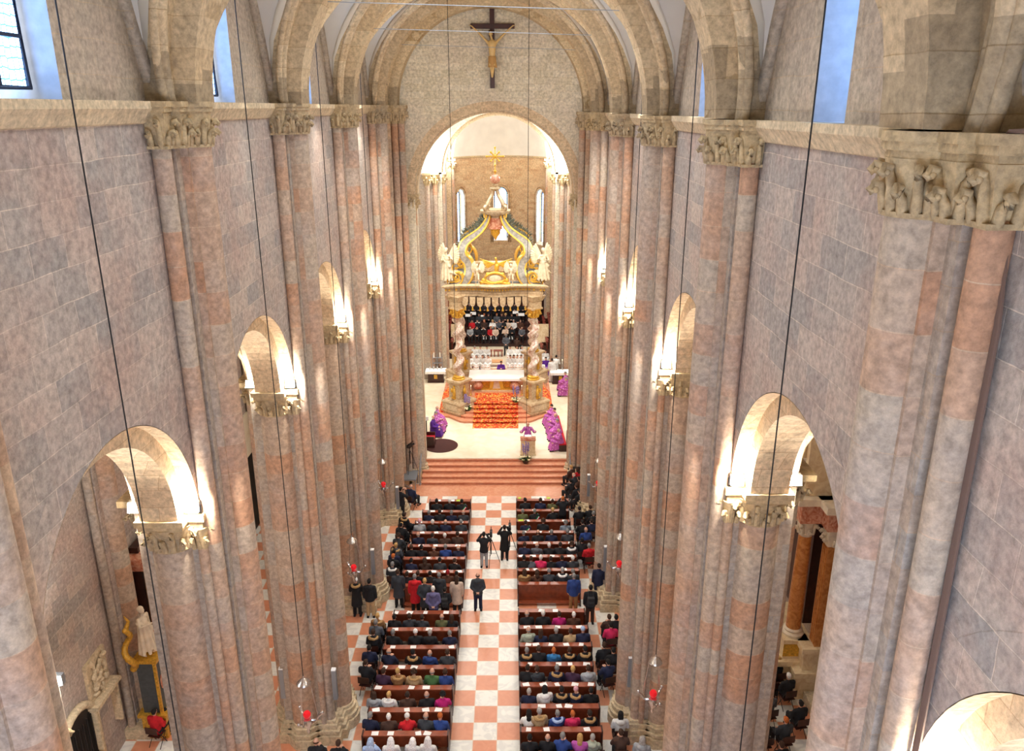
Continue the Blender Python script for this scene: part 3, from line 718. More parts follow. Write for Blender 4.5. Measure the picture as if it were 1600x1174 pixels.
# ------------------------------------------------------------------ floodlights on the arcade capitals
def make_flood():
    r = thing('floodlight', 'x', 'floodlight', group='floodlights on the arcade capitals')
    mb = MB(); mb.box(-.13, .13, -.03, .09, .06, .26); obj('housing', mb, M_alu, r)
    mb = MB(); mb.prism([(-.12, -.10), (.12, -.10), (.12, -.035), (-.12, -.035)], .07, .25, [(-.12, -.05), (.12, -.05), (.12, -.035), (-.12, -.035)]); obj('lens', mb, M_lens, r)
    mb = MB(); mb.box(-.15, -.135, .02, .05, 0, .18); mb.box(.135, .15, .02, .05, 0, .18); mb.box(-.15, .15, .02, .05, 0, .02); obj('bracket', mb, M_iron, r)
    return r
fl = None
for s in (-1, 1):
    SPR = SP[s]
    for k in range(1, 6):
        for a, place in ((-.08, 'nave corner'), (-1.2, 'aisle corner')):
            if fl is None: fl = make_flood(); o = fl
            else: o = copy_tree(fl)
            x, y = s*(WW[s]-a), YK[k]-1.02
            o.location = (x, y, SPR+.01); o.rotation_euler = (0, 0, 0)
            o['label'] = 'small floodlight on the %s of the capital of the %s pier, %s arcade' % (place, ORD[k-1], side[s])
            lamp(x, y-.22, SPR+.26, 150 if a > -1 else 100, r=.06)
            if a > -1 and k > 1: lamp(x-s*.15, y-.3, SPR+.35, (0, 0, 200, 320, 480, 560)[k], (1, .93, .82), .12, 95, (-s*3.6, y+6.5, 6.5))
            if a > -1: lamp(s*(WW[s]-.12), YK[k]+1.12, SPR+.22, 60, r=.06)

# ------------------------------------------------------------------ people: prototypes
def remeshed(mb, m, voxel, name, parent=None, extra=None, keep=True, paint=None):
    me = bpy.data.meshes.new(name); mb.b.to_mesh(me); mb.b.free()
    t = bpy.data.objects.new('tmp', me); C.objects.link(t)
    r = t.modifiers.new('r', 'REMESH'); r.mode = 'VOXEL'; r.voxel_size = voxel
    sm = t.modifiers.new('s', 'SMOOTH'); sm.iterations = 2; sm.factor = .5
    dc = t.modifiers.new('d', 'DECIMATE'); dc.ratio = .45
    bpy.context.view_layer.update()
    dg = bpy.context.evaluated_depsgraph_get()
    out = bpy.data.meshes.new_from_object(t.evaluated_get(dg)); out.name = name
    bpy.data.objects.remove(t); bpy.data.meshes.remove(me)
    out.materials.clear()
    for mm in (m if isinstance(m, (list, tuple)) else [m]): out.materials.append(mm)
    if paint:
        for p in out.polygons:
            k = paint(p.center)
            if k: p.material_index = k
    out.shade_smooth()
    o = bpy.data.objects.new(name, out); C.objects.link(o)
    if parent: o.parent = parent
    return o
def hand(mb, w, d, side):
    """palm at w pointing along d: four unequal bent fingers and a thumb"""
    w, d = Vector(w), Vector(d).normalized(); up = Vector((0, 0, 1)); sd = d.cross(up)
    if sd.length < .2: sd = Vector((1, 0, 0))
    sd.normalize(); dn = sd.cross(d).normalized()*-1
    if dn.z > 0: dn = -dn
    mb.cap(w, w+d*.07, .026, .034, 8)
    for i, L_ in enumerate((.062, .074, .078, .068)):
        b_ = w+d*.085+sd*(i-1.5)*.021; m_ = b_+d*L_*.55; mb.cap(b_, m_, .0095, .009, 6); mb.cap(m_, m_+d*L_*.3+dn*L_*.42, .009, .0075, 6)
    b_ = w+d*.02-sd*.03*side; mb.cap(b_, b_-sd*.028*side+d*.03, .011, .010, 6); mb.cap(b_-sd*.028*side+d*.03, b_-sd*.03*side+d*.062, .010, .008, 6)
def head(mb, h, tilt=0):
    """head with brow, nose, lips, chin, ears; looks towards +y, tilt > 0 bows it"""
    h = Vector(h); R = Matrix.Rotation(-tilt, 4, 'X')
    P = lambda x, y, z: h+(R @ Vector((x, y, z)))
    mb.ell(h, (.076, .094, .105), 14, 10, R.to_3x3()); mb.ell(P(0, .022, -.055), (.056, .062, .066), 12, 8)
    mb.ell(P(0, .062, -.1), (.024, .022, .018), 8, 6)
    mb.cap(P(0, .09, .012), P(0, .113, -.03), .011, .016, 8)
    mb.ell(P(0, .088, -.062), (.027, .014, .010), 8, 6)
    for q in (-1, 1):
        mb.ell(P(q*.08, -.005, -.012), (.012, .02, .032), 8, 6)
        mb.ell(P(q*.032, .08, .026), (.024, .014, .009), 8, 6); mb.ell(P(q*.04, .066, -.035), (.022, .02, .02), 8, 6)
def face_paint(h, tilt):
    h = Vector(h); R = Matrix.Rotation(-tilt, 4, 'X')
    e = [h+(R @ Vector((q*.031, .088, .006))) for q in (-1, 1)]; l = h+(R @ Vector((0, .102, -.062)))
    def f(c):
        if min((c-x).length for x in e) < .0155: return 1
        if (c-l).length < .017: return 2
        return 0
    return f
M_lip = plain('lips', srgb(178, 92, 88), .5)
SK = (M_skin, M_eye, M_lip)
def hair_mesh(kind, h, tilt):
    mb = MB(); h = Vector(h); R = Matrix.Rotation(-tilt, 4, 'X'); R3 = R.to_3x3(); P = lambda x, y, z: h+(R @ Vector((x, y, z)))
    if kind == 's':
        mb.ell(P(0, -.018, .022), (.086, .094, .098), 14, 9, R3); mb.ell(P(0, -.05, -.03), (.07, .05, .06), 10, 7)
        mb.ell(P(0, .055, .075), (.06, .035, .03), 10, 7)
    elif kind == 'b':
        for t in range(11):
            a = PI+(-.15+1.3*t/10)*PI*1.0; mb.ell(P(.076*cos(a), -.012+.084*sin(a), -.03), (.019, .019, .034), 6, 5)
    elif kind == 'l':
        mb.ell(P(0, -.02, .025), (.092, .098, .1), 14, 9, R3); mb.ell(P(0, -.065, -.09), (.095, .055, .14), 12, 8); mb.ell(P(0, -.085, -.2), (.085, .04, .1), 12, 8)
        for q in (-1, 1): mb.ell(P(q*.075, -.01, -.07), (.025, .05, .11), 8, 6)
    elif kind == 'u':
        mb.ell(P(0, -.02, .02), (.092, .1, .1), 12, 8, R3)
        rr = random.Random(5)
        for i in range(46):
            a, b_ = rr.uniform(0, 2*PI), rr.uniform(-.5, 1.4); x, y, z = .1*cos(a)*cos(b_), -.03+.105*sin(a)*cos(b_), .02+.105*sin(b_)
            if y > .06 and z < .05: continue
            mb.ell(P(x, y, z), .027, 6, 5)
    elif kind == 'c':
        mb.ell(P(0, -.008, .035), (.09, .102, .09), 14, 9, R3); mb.ell(P(0, -.005, .0), (.094, .106, .03), 14, 6, R3); mb.ell(P(0, -.01, .125), .024, 8, 6)
    elif kind == 'h':
        mb.ell(P(0, -.03, .01), (.108, .112, .13), 14, 9, R3); mb.ell(P(0, -.06, -.12), (.12, .08, .1), 12, 8)
    elif kind == 'n':
        mb.ell(P(0, -.02, .03), (.1, .108, .108), 14, 9, R3); mb.ell(P(0, -.07, -.1), (.125, .07, .16), 12, 8); mb.ell(P(0, -.09, -.24), (.17, .06, .14), 12, 8)
        for q in (-1, 1): mb.ell(P(q*.085, -.01, -.09), (.035, .06, .13), 8, 6)
    return mb
def arms(mb, J, r, hands, gap=0):
    for q in (-1, 1):
        s_, e_, w_ = [Vector((q*p[0], p[1], p[2])) for p in J]
        mb.cap(s_, e_, r[0], r[1]); mb.cap(e_, w_, r[1], r[2])
        if hands: hand(mb, w_+(w_-e_).normalized()*.01, (w_-e_)+Vector((-q*.12, .06, -.02)), q)
ARM = {'lap': ((.19, 0, 1.0), (.25, .05, .74), (.11, .32, .67)), 'fold': ((.19, 0, 1.0), (.26, .1, .78), (.06, .3, .86)),
       'down': ((.19, 0, 1.42), (.24, -.02, 1.14), (.25, .04, .9)), 'back': ((.19, 0, 1.42), (.27, -.06, 1.15), (.07, -.18, 1.0)),
       'up': ((.19, 0, 1.42), (.29, .16, 1.28), (.1, .3, 1.55)), 'pray': ((.19, 0, 1.42), (.26, .08, 1.16), (.05, .26, 1.22)), 'wide': ((.19, 0, 1.42), (.36, .1, 1.2), (.42, .34, 1.32))}
PROTO = {}
def body(pose, arm, tilt):
    sit = pose == 'sit'; J = ARM[arm]
    mb = MB(); z = .5 if sit else .93; sh = 1.0 if sit else 1.42
    mb.ell((0, 0, z+.03), (.155, .12, .13)); mb.cap((0, 0, z+.05), (0, -.01, sh-.16), .13, .15); mb.ell((0, 0, sh-.1), (.19, .115, .16)); mb.cap((-.15, 0, sh), (.15, 0, sh), .06, .06)
    hd = (0, .02+.07*sin(tilt), sh+.27-.03*tilt)
    mb.cap((0, 0, sh), (0, .015+.03*tilt, sh+.2), .055, .052); head(mb, hd, tilt)
    for q in (-1, 1):
        if sit:
            mb.cap((q*.09, .0, .52), (q*.13, .44, .53), .085, .062); mb.cap((q*.13, .44, .52), (q*.13, .42, .1), .058, .04); mb.cap((q*.13, .4, .045), (q*.14, .58, .035), .04, .034)
        else:
            mb.cap((q*.09, 0, .9), (q*.1, .015, .5), .09, .06); mb.cap((q*.1, .015, .5), (q*.11, -.02, .1), .058, .038); mb.cap((q*.11, -.04, .045), (q*.125, .14, .035), .04, .034)
    arms(mb, J, (.05, .04, .029), True)
    return mb, hd
def coat(pose, arm, long=0, hood=False):
    sit = pose == 'sit'; J = ARM[arm]; mb = MB(); z = .5 if sit else .93; sh = 1.0 if sit else 1.42
    mb.ell((0, -.01, z+.0), (.2, .17, .12)); mb.cap((0, -.01, z+.02), (0, -.01, sh-.15), .17, .18); mb.ell((0, -.01, sh-.1), (.225, .145, .18)); mb.cap((-.15, 0, sh), (.15, 0, sh), .085, .085)
    mb.cap((0, -.01, sh), (0, -.0, sh+.085), .09, .075)
    if not sit:
        mb.cyl((0, 0, z-.1-.3*long), (0, 0, z+.1), .21+.03*long, .185, 16)
    elif long: mb.ell((0, .2, .56), (.22, .28, .1))
    J2 = [J[0], J[1], tuple(Vector(J[1]).lerp(Vector(J[2]), .93))]
    arms(mb, J2, (.085, .068, .05), False)
    if hood: mb.ell((0, -.12, sh+.05), (.15, .09, .1)); mb.ell((-.09, -.06, sh+.07), (.07, .09, .06)); mb.ell((.09, -.06, sh+.07), (.07, .09, .06))
    return mb
def trousers(pose):
    mb = MB(); sit = pose == 'sit'
    for q in (-1, 1):
        if sit: mb.cap((q*.09, -.02, .53), (q*.13, .45, .54), .105, .08); mb.cyl((q*.13, .45, .55), (q*.13, .43, .12), .078, .07, 12)
        else: mb.cap((q*.09, 0, .9), (q*.1, .01, .5), .11, .08); mb.cyl((q*.1, .01, .5), (q*.11, -.02, .1), .08, .072, 12)
    mb.ell((0, 0, .55 if sit else .92), (.18, .15, .13)); return mb
def shoes(pose):
    mb = MB(); y = .42 if pose == 'sit' else -.03
    for q in (-1, 1): mb.cap((q*.12, y-.01, .055), (q*.135, y+.17, .045), .052, .045); mb.box(q*.128-.045, q*.128+.045, y-.06, y+.2, 0, .03)
    return mb
def robe(pose, arm, cape=False):
    sit = pose == 'sit'; mb = coat(pose, arm, 0); J = ARM[arm]; sh = 1.0 if sit else 1.42
    if sit:
        mb.ell((0, .2, .56), (.24, .34, .12))
        mb.prism([(-.25, -.12), (.25, -.12), (.28, .62), (-.28, .62)], .1, .5, [(-.2, -.1), (.2, -.1), (.21, .5), (-.21, .5)])
    else: mb.cyl((0, 0, .07), (0, 0, 1.1), .27, .17, 20)
    if cape:
        if sit: mb.cyl((0, .03, .5), (0, 0, 1.02), .34, .13, 18); mb.ell((0, .24, .6), (.3, .3, .12))
        else: mb.cyl((0, .02, .55), (0, 0, 1.45), .34, .12, 18)
    for q in (-1, 1):
        e_, w_ = Vector((q*J[1][0], J[1][1], J[1][2])), Vector((q*J[2][0], J[2][1], J[2][2])); mb.cap(e_, e_.lerp(w_, .85), .075, .085)
    return mb
def fur(pose):
    mb = MB(); sh = 1.0 if pose == 'sit' else 1.42
    for i in range(22):
        a = PI*1.08*i/21+PI-.12; mb.ell((.155*cos(a), -.02+.145*sin(a), sh+.06+random.uniform(-.012, .012)), random.uniform(.045, .06), 7, 5)
    return mb
POSES = {'A': ('sit', 'lap', .12), 'B': ('sit', 'fold', .38), 'C': ('sit', 'lap', -.02), 'D': ('stand', 'down', .1), 'E': ('stand', 'back', .12), 'F': ('stand', 'up', .05), 'G': ('stand', 'pray', .3), 'H': ('stand', 'wide', .3)}
def get(key, build):
    if key not in PROTO: 
        o = build(); C.objects.unlink(o); PROTO[key] = o
    return PROTO[key]
def inst(key, build, parent, col, name=None):
    p = get(key, build); o = p.copy(); o.name = name or p.name; C.objects.link(o); o.parent = parent
    if col: o.color = c4(col)
    return o
COL = {'k': (26, 26, 30), 'K': (12, 12, 14), 'n': (28, 34, 62), 'g': (88, 92, 100), 'G': (54, 58, 64), 'b': (40, 66, 130), 'B': (50, 120, 176), 'o': (96, 98, 62), 'w': (228, 226, 222),
       'r': (190, 24, 34), 'm': (196, 30, 120), 'M': (206, 40, 90), 'p': (62, 36, 60), 'P': (176, 84, 160), 't': (190, 160, 118), 'T': (150, 108, 66), 'd': (70, 48, 38), 'e': (214, 190, 170), 'v': (104, 100, 140),
       'q': (70, 110, 62), 'l': (160, 164, 168), 's': (122, 136, 150), 'V': (82, 30, 130), 'L': (168, 190, 226), 'c': (200, 190, 176), 'Q': (170, 178, 160), 'x': (78, 46, 30)}
CN = {'k': 'black', 'K': 'deep black', 'n': 'navy', 'g': 'grey', 'G': 'dark grey', 'b': 'blue', 'B': 'bright blue', 'o': 'olive', 'w': 'white', 'r': 'red', 'm': 'magenta', 'M': 'pinkish red', 'p': 'plum', 'P': 'purple', 't': 'beige', 'T': 'tan',
      'd': 'dark brown', 'e': 'pale pink', 'v': 'lavender', 'q': 'green', 'l': 'light grey', 's': 'blue-grey', 'V': 'violet', 'L': 'pale blue', 'c': 'cream', 'Q': 'grey-green', 'x': 'brown'}
HC = {'k': (22, 18, 16), 'b': (62, 40, 26), 'g': (130, 128, 126), 'w': (226, 222, 216), 'y': (196, 156, 96), 'o': (186, 98, 42), 'd': (44, 30, 22), 'L': (170, 190, 220), 'p': (216, 160, 170), 'r': (150, 24, 30), 'l': (168, 162, 156), 'W': (245, 244, 242), 'T': (150, 108, 66)}
HN = {'k': 'black', 'b': 'brown', 'g': 'grey', 'w': 'white', 'y': 'blond', 'o': 'orange-red', 'd': 'dark brown', 'L': 'pale blue', 'p': 'pink', 'r': 'red', 'l': 'light grey', 'W': 'white', 'T': 'tan'}
def hair_words(h):
    return {'s': '%s hair', 'b': 'balding %s hair', 'l': 'long %s hair', 'u': 'curly %s hair', 'c': '%s knitted hat', 'h': '%s hood', 'n': '%s veil'}[h[0]] % HN[h[1]]
def person(pos, rz, pose, h, c, label, group, f='', legs='k', outfit='coat', scale=1.0):
    """pos floor point, h = hair kind + colour, c = garment colour, f: F fur collar, H hood, L long coat, S tricolour sash, N bag"""
    ps, arm, tilt = POSES[pose]
    hd = (0, .02+.07*sin(tilt), (1.0 if ps == 'sit' else 1.42)+.27-.03*tilt)
    def bb():
        mb, _ = body(ps, arm, tilt); return remeshed(mb, SK, .0115, 'person', paint=face_paint(hd, tilt))
    p = get('body'+pose, bb)
    r = p.copy(); r.name = 'person'; C.objects.link(r); r.location = pos; r.rotation_euler = (0, 0, rz); r.scale = (scale,)*3
    r['label'] = label; r['category'] = 'person'
    if group: r['group'] = group
    cc = srgb(*COL[c]); j = random.uniform(.85, 1.15); cc = tuple(v*j for v in cc)
    if outfit == 'coat':
        hood = 'H' in f; lg = 1 if 'L' in f else 0
        inst('coat%s%d%d' % (pose, hood, lg), lambda: remeshed(coat(ps, arm, lg, hood), M_fabric, .022, 'coat'), r, cc)
        inst('trousers'+ps, lambda: remeshed(trousers(ps), M_fabric, .022, 'trousers'), r, srgb(*COL[legs]))
        inst('shoes'+ps, lambda: remeshed(shoes(ps), M_fabric, .014, 'shoes'), r, srgb(*COL['k' if legs != 'g' else 'w']))
    elif outfit == 'alb':
        inst('alb'+pose, lambda: remeshed(robe(ps, arm), M_fabric, .022, 'alb'), r, cc)
    elif outfit == 'vest':
        inst('chasuble'+pose, lambda: remeshed(robe(ps, arm, True), M_vest, .022, 'chasuble'), r, cc)
        inst('shoes'+ps, lambda: remeshed(shoes(ps), M_fabric, .014, 'shoes'), r, srgb(*COL['k']))
    if 'F' in f: inst('fur'+ps, lambda: remeshed(fur(ps), M_hair, .014, 'fur_collar'), r, srgb(176, 140, 92))
    if 'W' in f: inst('scarf'+ps, lambda: remeshed(fur(ps), M_fabric, .016, 'scarf'), r, srgb(*COL['L' if c in 'bg' else 'w']))
    if 'S' in f:
        for i, q in enumerate(((0, 120, 60), (245, 245, 245), (205, 30, 40))):
            def sb(i=i):
                mb = MB(); n = 14
                y0_ = -.19
                for sd in (-1, 1):
                    mb.grid(lambda u, v: (-.2+.4*u+(i-1+v-.5)*.03, sd*(.155+.035*sin(PI*u)), .55+.5*u+(.045*(1-i)-.045*v)), n, 1)
                o_ = obj('sash_band', mb, M_fabric); return o_
            inst('sash%d' % i, sb, r, srgb(*q), 'sash_band')
    if 'N' in f:
        def bk():
            mb = MB(); mb.box(-.14, .14, -.34, -.17, 1.0, 1.4); mb.box(-.11, .11, -.38, -.33, 1.02, 1.22); mb.tube([(-.1, -.18, 1.38), (-.1, -.02, 1.53), (-.1, .15, 1.4)], .02, 6); mb.tube([(.1, -.18, 1.38), (.1, -.02, 1.53), (.1, .15, 1.4)], .02, 6)
            return remeshed(mb, M_fabric, .016, 'backpack')
        inst('backpack', bk, r, srgb(44, 44, 46))
    hk = h[0]
    inst('hair%s%s' % (hk, pose), lambda: remeshed(hair_mesh(hk, hd, tilt), M_hair, .012, {'s': 'hair', 'b': 'hair', 'l': 'hair', 'u': 'hair', 'c': 'knitted_hat', 'h': 'hood', 'n': 'veil'}[hk]), r, srgb(*HC[h[1]]))
    return r

# ------------------------------------------------------------------ pews
def pew(x0, x1, yb, label, group, panel=False):
    """bench whose back stands at yb; people face +y"""
    r = thing('pew', label, 'pew', ((x0+x1)/2, yb, 0), 0, group); w = (x1-x0)/2
    mb = MB(); mb.box(-w, w, .05, .44, .41, .45); obj('seat', mb, M_wood, r)
    mb = MB(); mb.box(-w, w, -.02, .02, .3, .9)
    if panel:
        mb.box(-w, w, -.02, .02, .05, .3)
        for i in range(5): mb.box(-w+.1+i*2*w/5, -w+.1+i*2*w/5+.04, -.04, -.02, .08, .86)
        mb.box(-w, w, -.05, -.02, .04, .14); mb.box(-w, w, -.05, -.02, .8, .88)
    obj('backrest', mb, M_wood, r)
    mb = MB(); mb.box(-w, w, -.20, .035, .88, .91); mb.box(-w, w, -.215, -.19, .875, .925); obj('book_ledge', mb, M_wood, r)
    mb = MB(); mb.box(-w, w, -.42, -.26, .14, .19); obj('kneeler', mb, M_wood, r)
    for q in (-1, 1):
        mb = MB(); a, b_ = sorted((q*w, q*(w+.045)))
        pts = [(-.44, 0), (.47, 0), (.47, .5), (.4, .62), (.12, .66), (.05, .95), (-.23, .95), (-.25, .5), (-.44, .24)]
        A = [mb.v((a, p[0], p[1])) for p in pts]; B = [mb.v((b_, p[0], p[1])) for p in pts]
        mb.f(A); mb.f(B[::-1])
        for i in range(len(pts)): mb.f([A[i], A[(i+1) % len(pts)], B[(i+1) % len(pts)], B[i]])
        obj('end_panel', mb, M_darkwood, r)
    return r
# blocks: crop origin, scale, ledges (y, xl, xr), sitters per row "x hair coat flags"
BLK = {
 'front left': ((530, 740), 5.3375, [(228, 760, 1095), (318, 700, 1085), (410, 640, 1075), (497, 610, 1070), (605, 575, 1060), (710, 540, 1050), (822, 535, 1035), (935, 545, 1030)],
  ['812 sk k,920 sw k,1022 sk k S', '748 sg n,838 sd k,935 sg n,1040 bg G', '668 sp l,778 sw k,885 bg n,1015 sg G', '658 bg n,775 sd G H,880 sw d,985 sd d',
   '600 sb k,685 sk k,790 bg x,885 sg b,993 bg n', '598 sk n,712 lb d,838 sk G,960 sb k', '565 sd k,655 sb k,757 sk k,905 sr x,990 sk k']),
 'front right': ((740, 740), 5.3375, [(222, 360, 790), (310, 365, 790), (397, 365, 800), (490, 368, 830), (582, 370, 845), (692, 370, 855), (805, 370, 875), (920, 370, 885)],
  ['430 sk k,558 sb n,658 sb o', '410 sg o,510 sg k S,662 sy k', '435 sd n S,580 ub k,768 ug s', '418 sg n,537 bb k,650 sg n,783 sg G', '425 sb n,528 bg g H,630 sw k,722 sd k,818 ub G W',
   '415 sk k,480 sb g,560 sw M,645 sd k,738 sd n,828 sw G', '425 lb T F,530 lb x,630 sg G,742 sl G W,830 sg G']),
 'rear left': ((530, 940), 5.017, [(90, 435, 955), (222, 380, 945), (362, 350, 940), (520, 315, 920), (680, 275, 890), (855, 235, 870), (1040, 190, 855), (1235, 170, 838)],
  ['430 sk k,548 sb G,648 sd G,803 bg o,915 lb k', '420 sg k,597 cW k,710 sl k H,867 sg n', '385 bg n,575 sk k F,708 bg b H,850 sb G', '345 sb p,457 sy T F,585 ub t F,728 bg q,850 sb b',
   '270 lb l H,388 sy w W,535 sd d,687 bg k,828 uk m', '240 sg n,388 sw d,533 cw r,678 bg G,803 co b', '245 nL L,405 nW w,575 nW w,695 nW w']),
 'rear right': ((770, 940), 5.015, [(75, 200, 715), (205, 200, 740), (342, 205, 770), (495, 205, 780), (655, 205, 800), (825, 210, 830), (1008, 215, 850), (1205, 215, 870)],
  ['268 bg k,395 sw k,522 sb m,635 sw x', '280 bg Q H,375 lb n,497 sl k,610 sb t,707 cL n', '258 sg k F,360 sb k,478 so B H,603 sb k F,725 sk k F', '235 sd k,348 sb G H,503 sg n F,627 sy p,750 sb l H',
   '283 sl n,408 lk w H,540 sk k F,650 cp n F,770 sk K', '247 lk w,365 sl t F,508 sg b W,627 so M H,760 sd k F', '270 sk k,430 bg k,545 sg b,683 ly P,783 sl Q H']),
}
ROWY = {'front': [225, 310, 400, 500, 605, 718, 835], 'rear left': [95, 258, 392, 565, 735, 915, 1110], 'rear right': [100, 238, 370, 545, 712, 888, 1065]}
rp = random.Random(3)
leaf_proto = None
def leaflet(x, y, z, rz, label, sz=(.15, .2), m=None, cat='leaflet', nm='leaflet'):
    mb = MB(); w, h = sz
    mb.prism([(-w/2, -h/2), (w/2, -h/2), (w/2, h/2), (-w/2, h/2)], 0, .004); mb.tube([(0, -h/2, .004), (0, h/2, .004)], .002, 4)
    o = obj(nm, mb, m or M_paper); o.location = (x, y, z); o.rotation_euler = (0, 0, rz); return tag(o, label, cat, 'leaflets on the pew ledges')
M_lime = plain('lime_folder', srgb(190, 220, 60), .6)
for bn, ((ox, oy), sc, led, rows) in BLK.items():
    pos = [(on_z(ox+a/sc, oy+y/sc, .9), on_z(ox+b_/sc, oy+y/sc, .9)) for y, a, b_ in led]
    ry = ROWY.get(bn) or ROWY['front']
    xin = -1.22 if 'left' in bn else 1.17
    for i, (A, B) in enumerate(pos):
        a, b_ = (min(A.x, -1.7), xin) if 'left' in bn else (xin, max(B.x, 2.0))
        y = A.y+.10
        lab = ('low desk standing before the first pew of the %s block' % bn) if i == 0 else 'brown wooden pew, %s row of the %s block counted from the altar' % (ORD[i-1], bn)
        if i == 0:
            r = thing('kneeling_desk', lab, 'desk', ((a+b_)/2, y, 0), 0); w = (b_-a)/2
            mb = MB(); mb.box(-w, w, -.02, .02, .04, .88); obj('front_panel', mb, M_wood, r)
            mb = MB(); mb.box(-w, w, -.2, .04, .87, .91); obj('book_ledge', mb, M_wood, r)
            mb = MB(); mb.box(-w, w, -.4, -.24, .13, .18); obj('kneeler', mb, M_wood, r)
            for q in (-1, 1): mb = MB(); u, v = sorted((q*w, q*(w+.045))); mb.box(u, v, -.42, .05, 0, .94); obj('end_panel', mb, M_darkwood, r)
        else: pew(a, b_, y, lab, 'pews of the %s block' % bn, panel=(i == 7))
    for i, row in enumerate(rows):
        yb = pos[i+1][0].y+.10; ys = yb+.27; L_ = row.split(',')
        for j, q in enumerate(L_):
            t = q.split(); X = ox+float(t[0])/sc; Y = oy+ry[i]/sc
            x = on_y(X, Y, ys).x; h, c = t[1], t[2]; f = t[3] if len(t) > 3 else ''
            jj = len(L_)-1-j if 'left' in bn else j
            x = min(x, xin-.25) if 'left' in bn else max(x, xin+.25)
            lab = 'person, %s, %s coat, %s %s pew, %s' % (hair_words(h), CN[c], ORD[i], bn, ('aisle seat' if jj == 0 else ORD[jj]+' from aisle'))
            person((x, ys+rp.uniform(-.03, .03), 0), rp.uniform(-.22, .22), rp.choice('ABCA'), h, c, lab, 'congregation seated in the pews', f, scale=rp.uniform(.95, 1.03))
            # leaflets on the ledge before them
            if rp.random() < .72:
                ya = pos[i][0].y+.10-.1
                leaflet(x+rp.uniform(-.12, .12), ya, .912, rp.uniform(-.3, .3), 'white leaflet on ledge facing %s pew, %s block, %s' % (ORD[i], bn, 'aisle seat' if jj == 0 else ORD[jj]+' from aisle'), (rp.uniform(.16, .26), .19))
for (px, py, w) in ((812, 778, .14), (857, 778, .18), (717, 782, .25), (806+8, 813, .25)):
    p = on_z(px, py, .93); o = leaflet(p.x, p.y, .915, .1, 'lime green folder lying on %s' % {812: 'the aisle end of the front right desk', 857: 'the outer part of the front right desk', 717: 'the front left desk', 814: 'the ledge behind the first front right pew'}[px], (w, .16), M_lime, 'folder', 'folder')
    o['group'] = 'lime folders'

# ------------------------------------------------------------------ people standing and on side chairs
def stand_at(px, py, zhead, pose, h, c, label, f='', legs='k', rz=0, sc=1.0, outfit='coat', group=None, z=0):
    """px, py = head in the picture"""
    p = on_z(px, py, z+zhead*sc); return person((p.x, p.y, z), rz, pose, h, c, label, group, f, legs, outfit, sc)
G1 = 'people standing behind the front left pews'
for (cx, cy, pose, h, c, f, lg, lab) in (
    (487, 825, 'D', 'sb', 'G', 'L', 'k', 'tall person in long dark grey coat standing behind front left pews, by the pier'),
    (628, 865, 'D', 'sg', 'r', 'LH', 'k', 'person with grey hair in a long red coat standing behind the front left pews'),
    (712, 900, 'E', 'sy', 'G', 'L', 'k', 'short blond person in dark grey coat standing right of the red coat'),
    (832, 852, 'D', 'sg', 'G', 'H', 'k', 'grey-haired person in hooded dark grey jacket standing behind the front left pews'),
    (978, 875, 'D', 'lb', 'e', 'L', 'k', 'person with brown hair in pale pink coat standing at the aisle end'),
    (135, 895, 'G', 'cW', 'k', 'FL', 'k', 'person in white hat and fur-collared black coat standing beside the left pier'),
    (248, 905, 'D', 'sk', 'k', 'H', 't', 'person in black hooded parka and beige trousers walking beside the left pier')):
    stand_at(530+cx/5.3375, 740+cy/5.3375, 1.68, pose, h, c, lab, f, lg, group=G1)
stand_at(530+783/5.3375, 740+980/5.3375, 1.6, 'E', 'sw', 'v', 'white-haired person in lavender padded jacket standing before the rear left pews', 'H', 'b')
stand_at(530+880/5.3375, 740+1010/5.3375, 1.45, 'E', 'sk', 'k', 'short dark-haired person in black with a backpack beside the lavender jacket', 'N', 'k', sc=.9)
stand_at(530+1155/5.3375, 740+850/5.3375, 1.69, 'E', 'bd', 'G', 'person in dark hooded jacket and jeans standing alone in the aisle, hands clasped behind', 'H', 'n')
stand_at(740+838/5.3375, 740+858/5.3375, 1.69, 'D', 'sg', 'b', 'grey-haired person in blue jacket and brown trousers standing behind the front right pews', '', 'T')
stand_at(740+1047/5.3375, 740+772/5.3375, 1.69, 'D', 'sd', 'n', 'person in dark navy jacket and jeans standing beside the right pier', '', 'n')
stand_at(740+978/5.3375, 740+955/5.3375, 1.69, 'D', 'sk', 'k', 'person with a dark backpack standing near the rear right pews', 'N', 'd')
stand_at(530+512/5.3375, 740+145/5.3375, 1.6, 'F', 'sk', 'k', 'person in black with raised camera leaning at the left pier near the steps', '', 'k', rz=-.6)
stand_at(740+745/5.3375, 740+215/5.3375, 1.66, 'F', 'so', 'k', 'red-haired person in black photographing beside the first right pew', '', 'k')
def tripod(p, label, rz=0):
    r = thing('tripod', label, 'tripod', p, rz, 'camera tripods')
    for i in range(3): mb = MB(); a = i*2*PI/3+.3; mb.cyl((.03*cos(a), .03*sin(a), 1.25), (.42*cos(a), .42*sin(a), .0), .018, .012, 8); mb.cyl((.25*cos(a), .25*sin(a), .5), (0, 0, .55), .008, n=6); obj('leg', mb, M_iron, r)
    mb = MB(); mb.cyl((0, 0, .5), (0, 0, 1.45), .022, n=10); mb.box(-.06, .06, -.06, .06, 1.43, 1.48); obj('column', mb, M_iron, r)
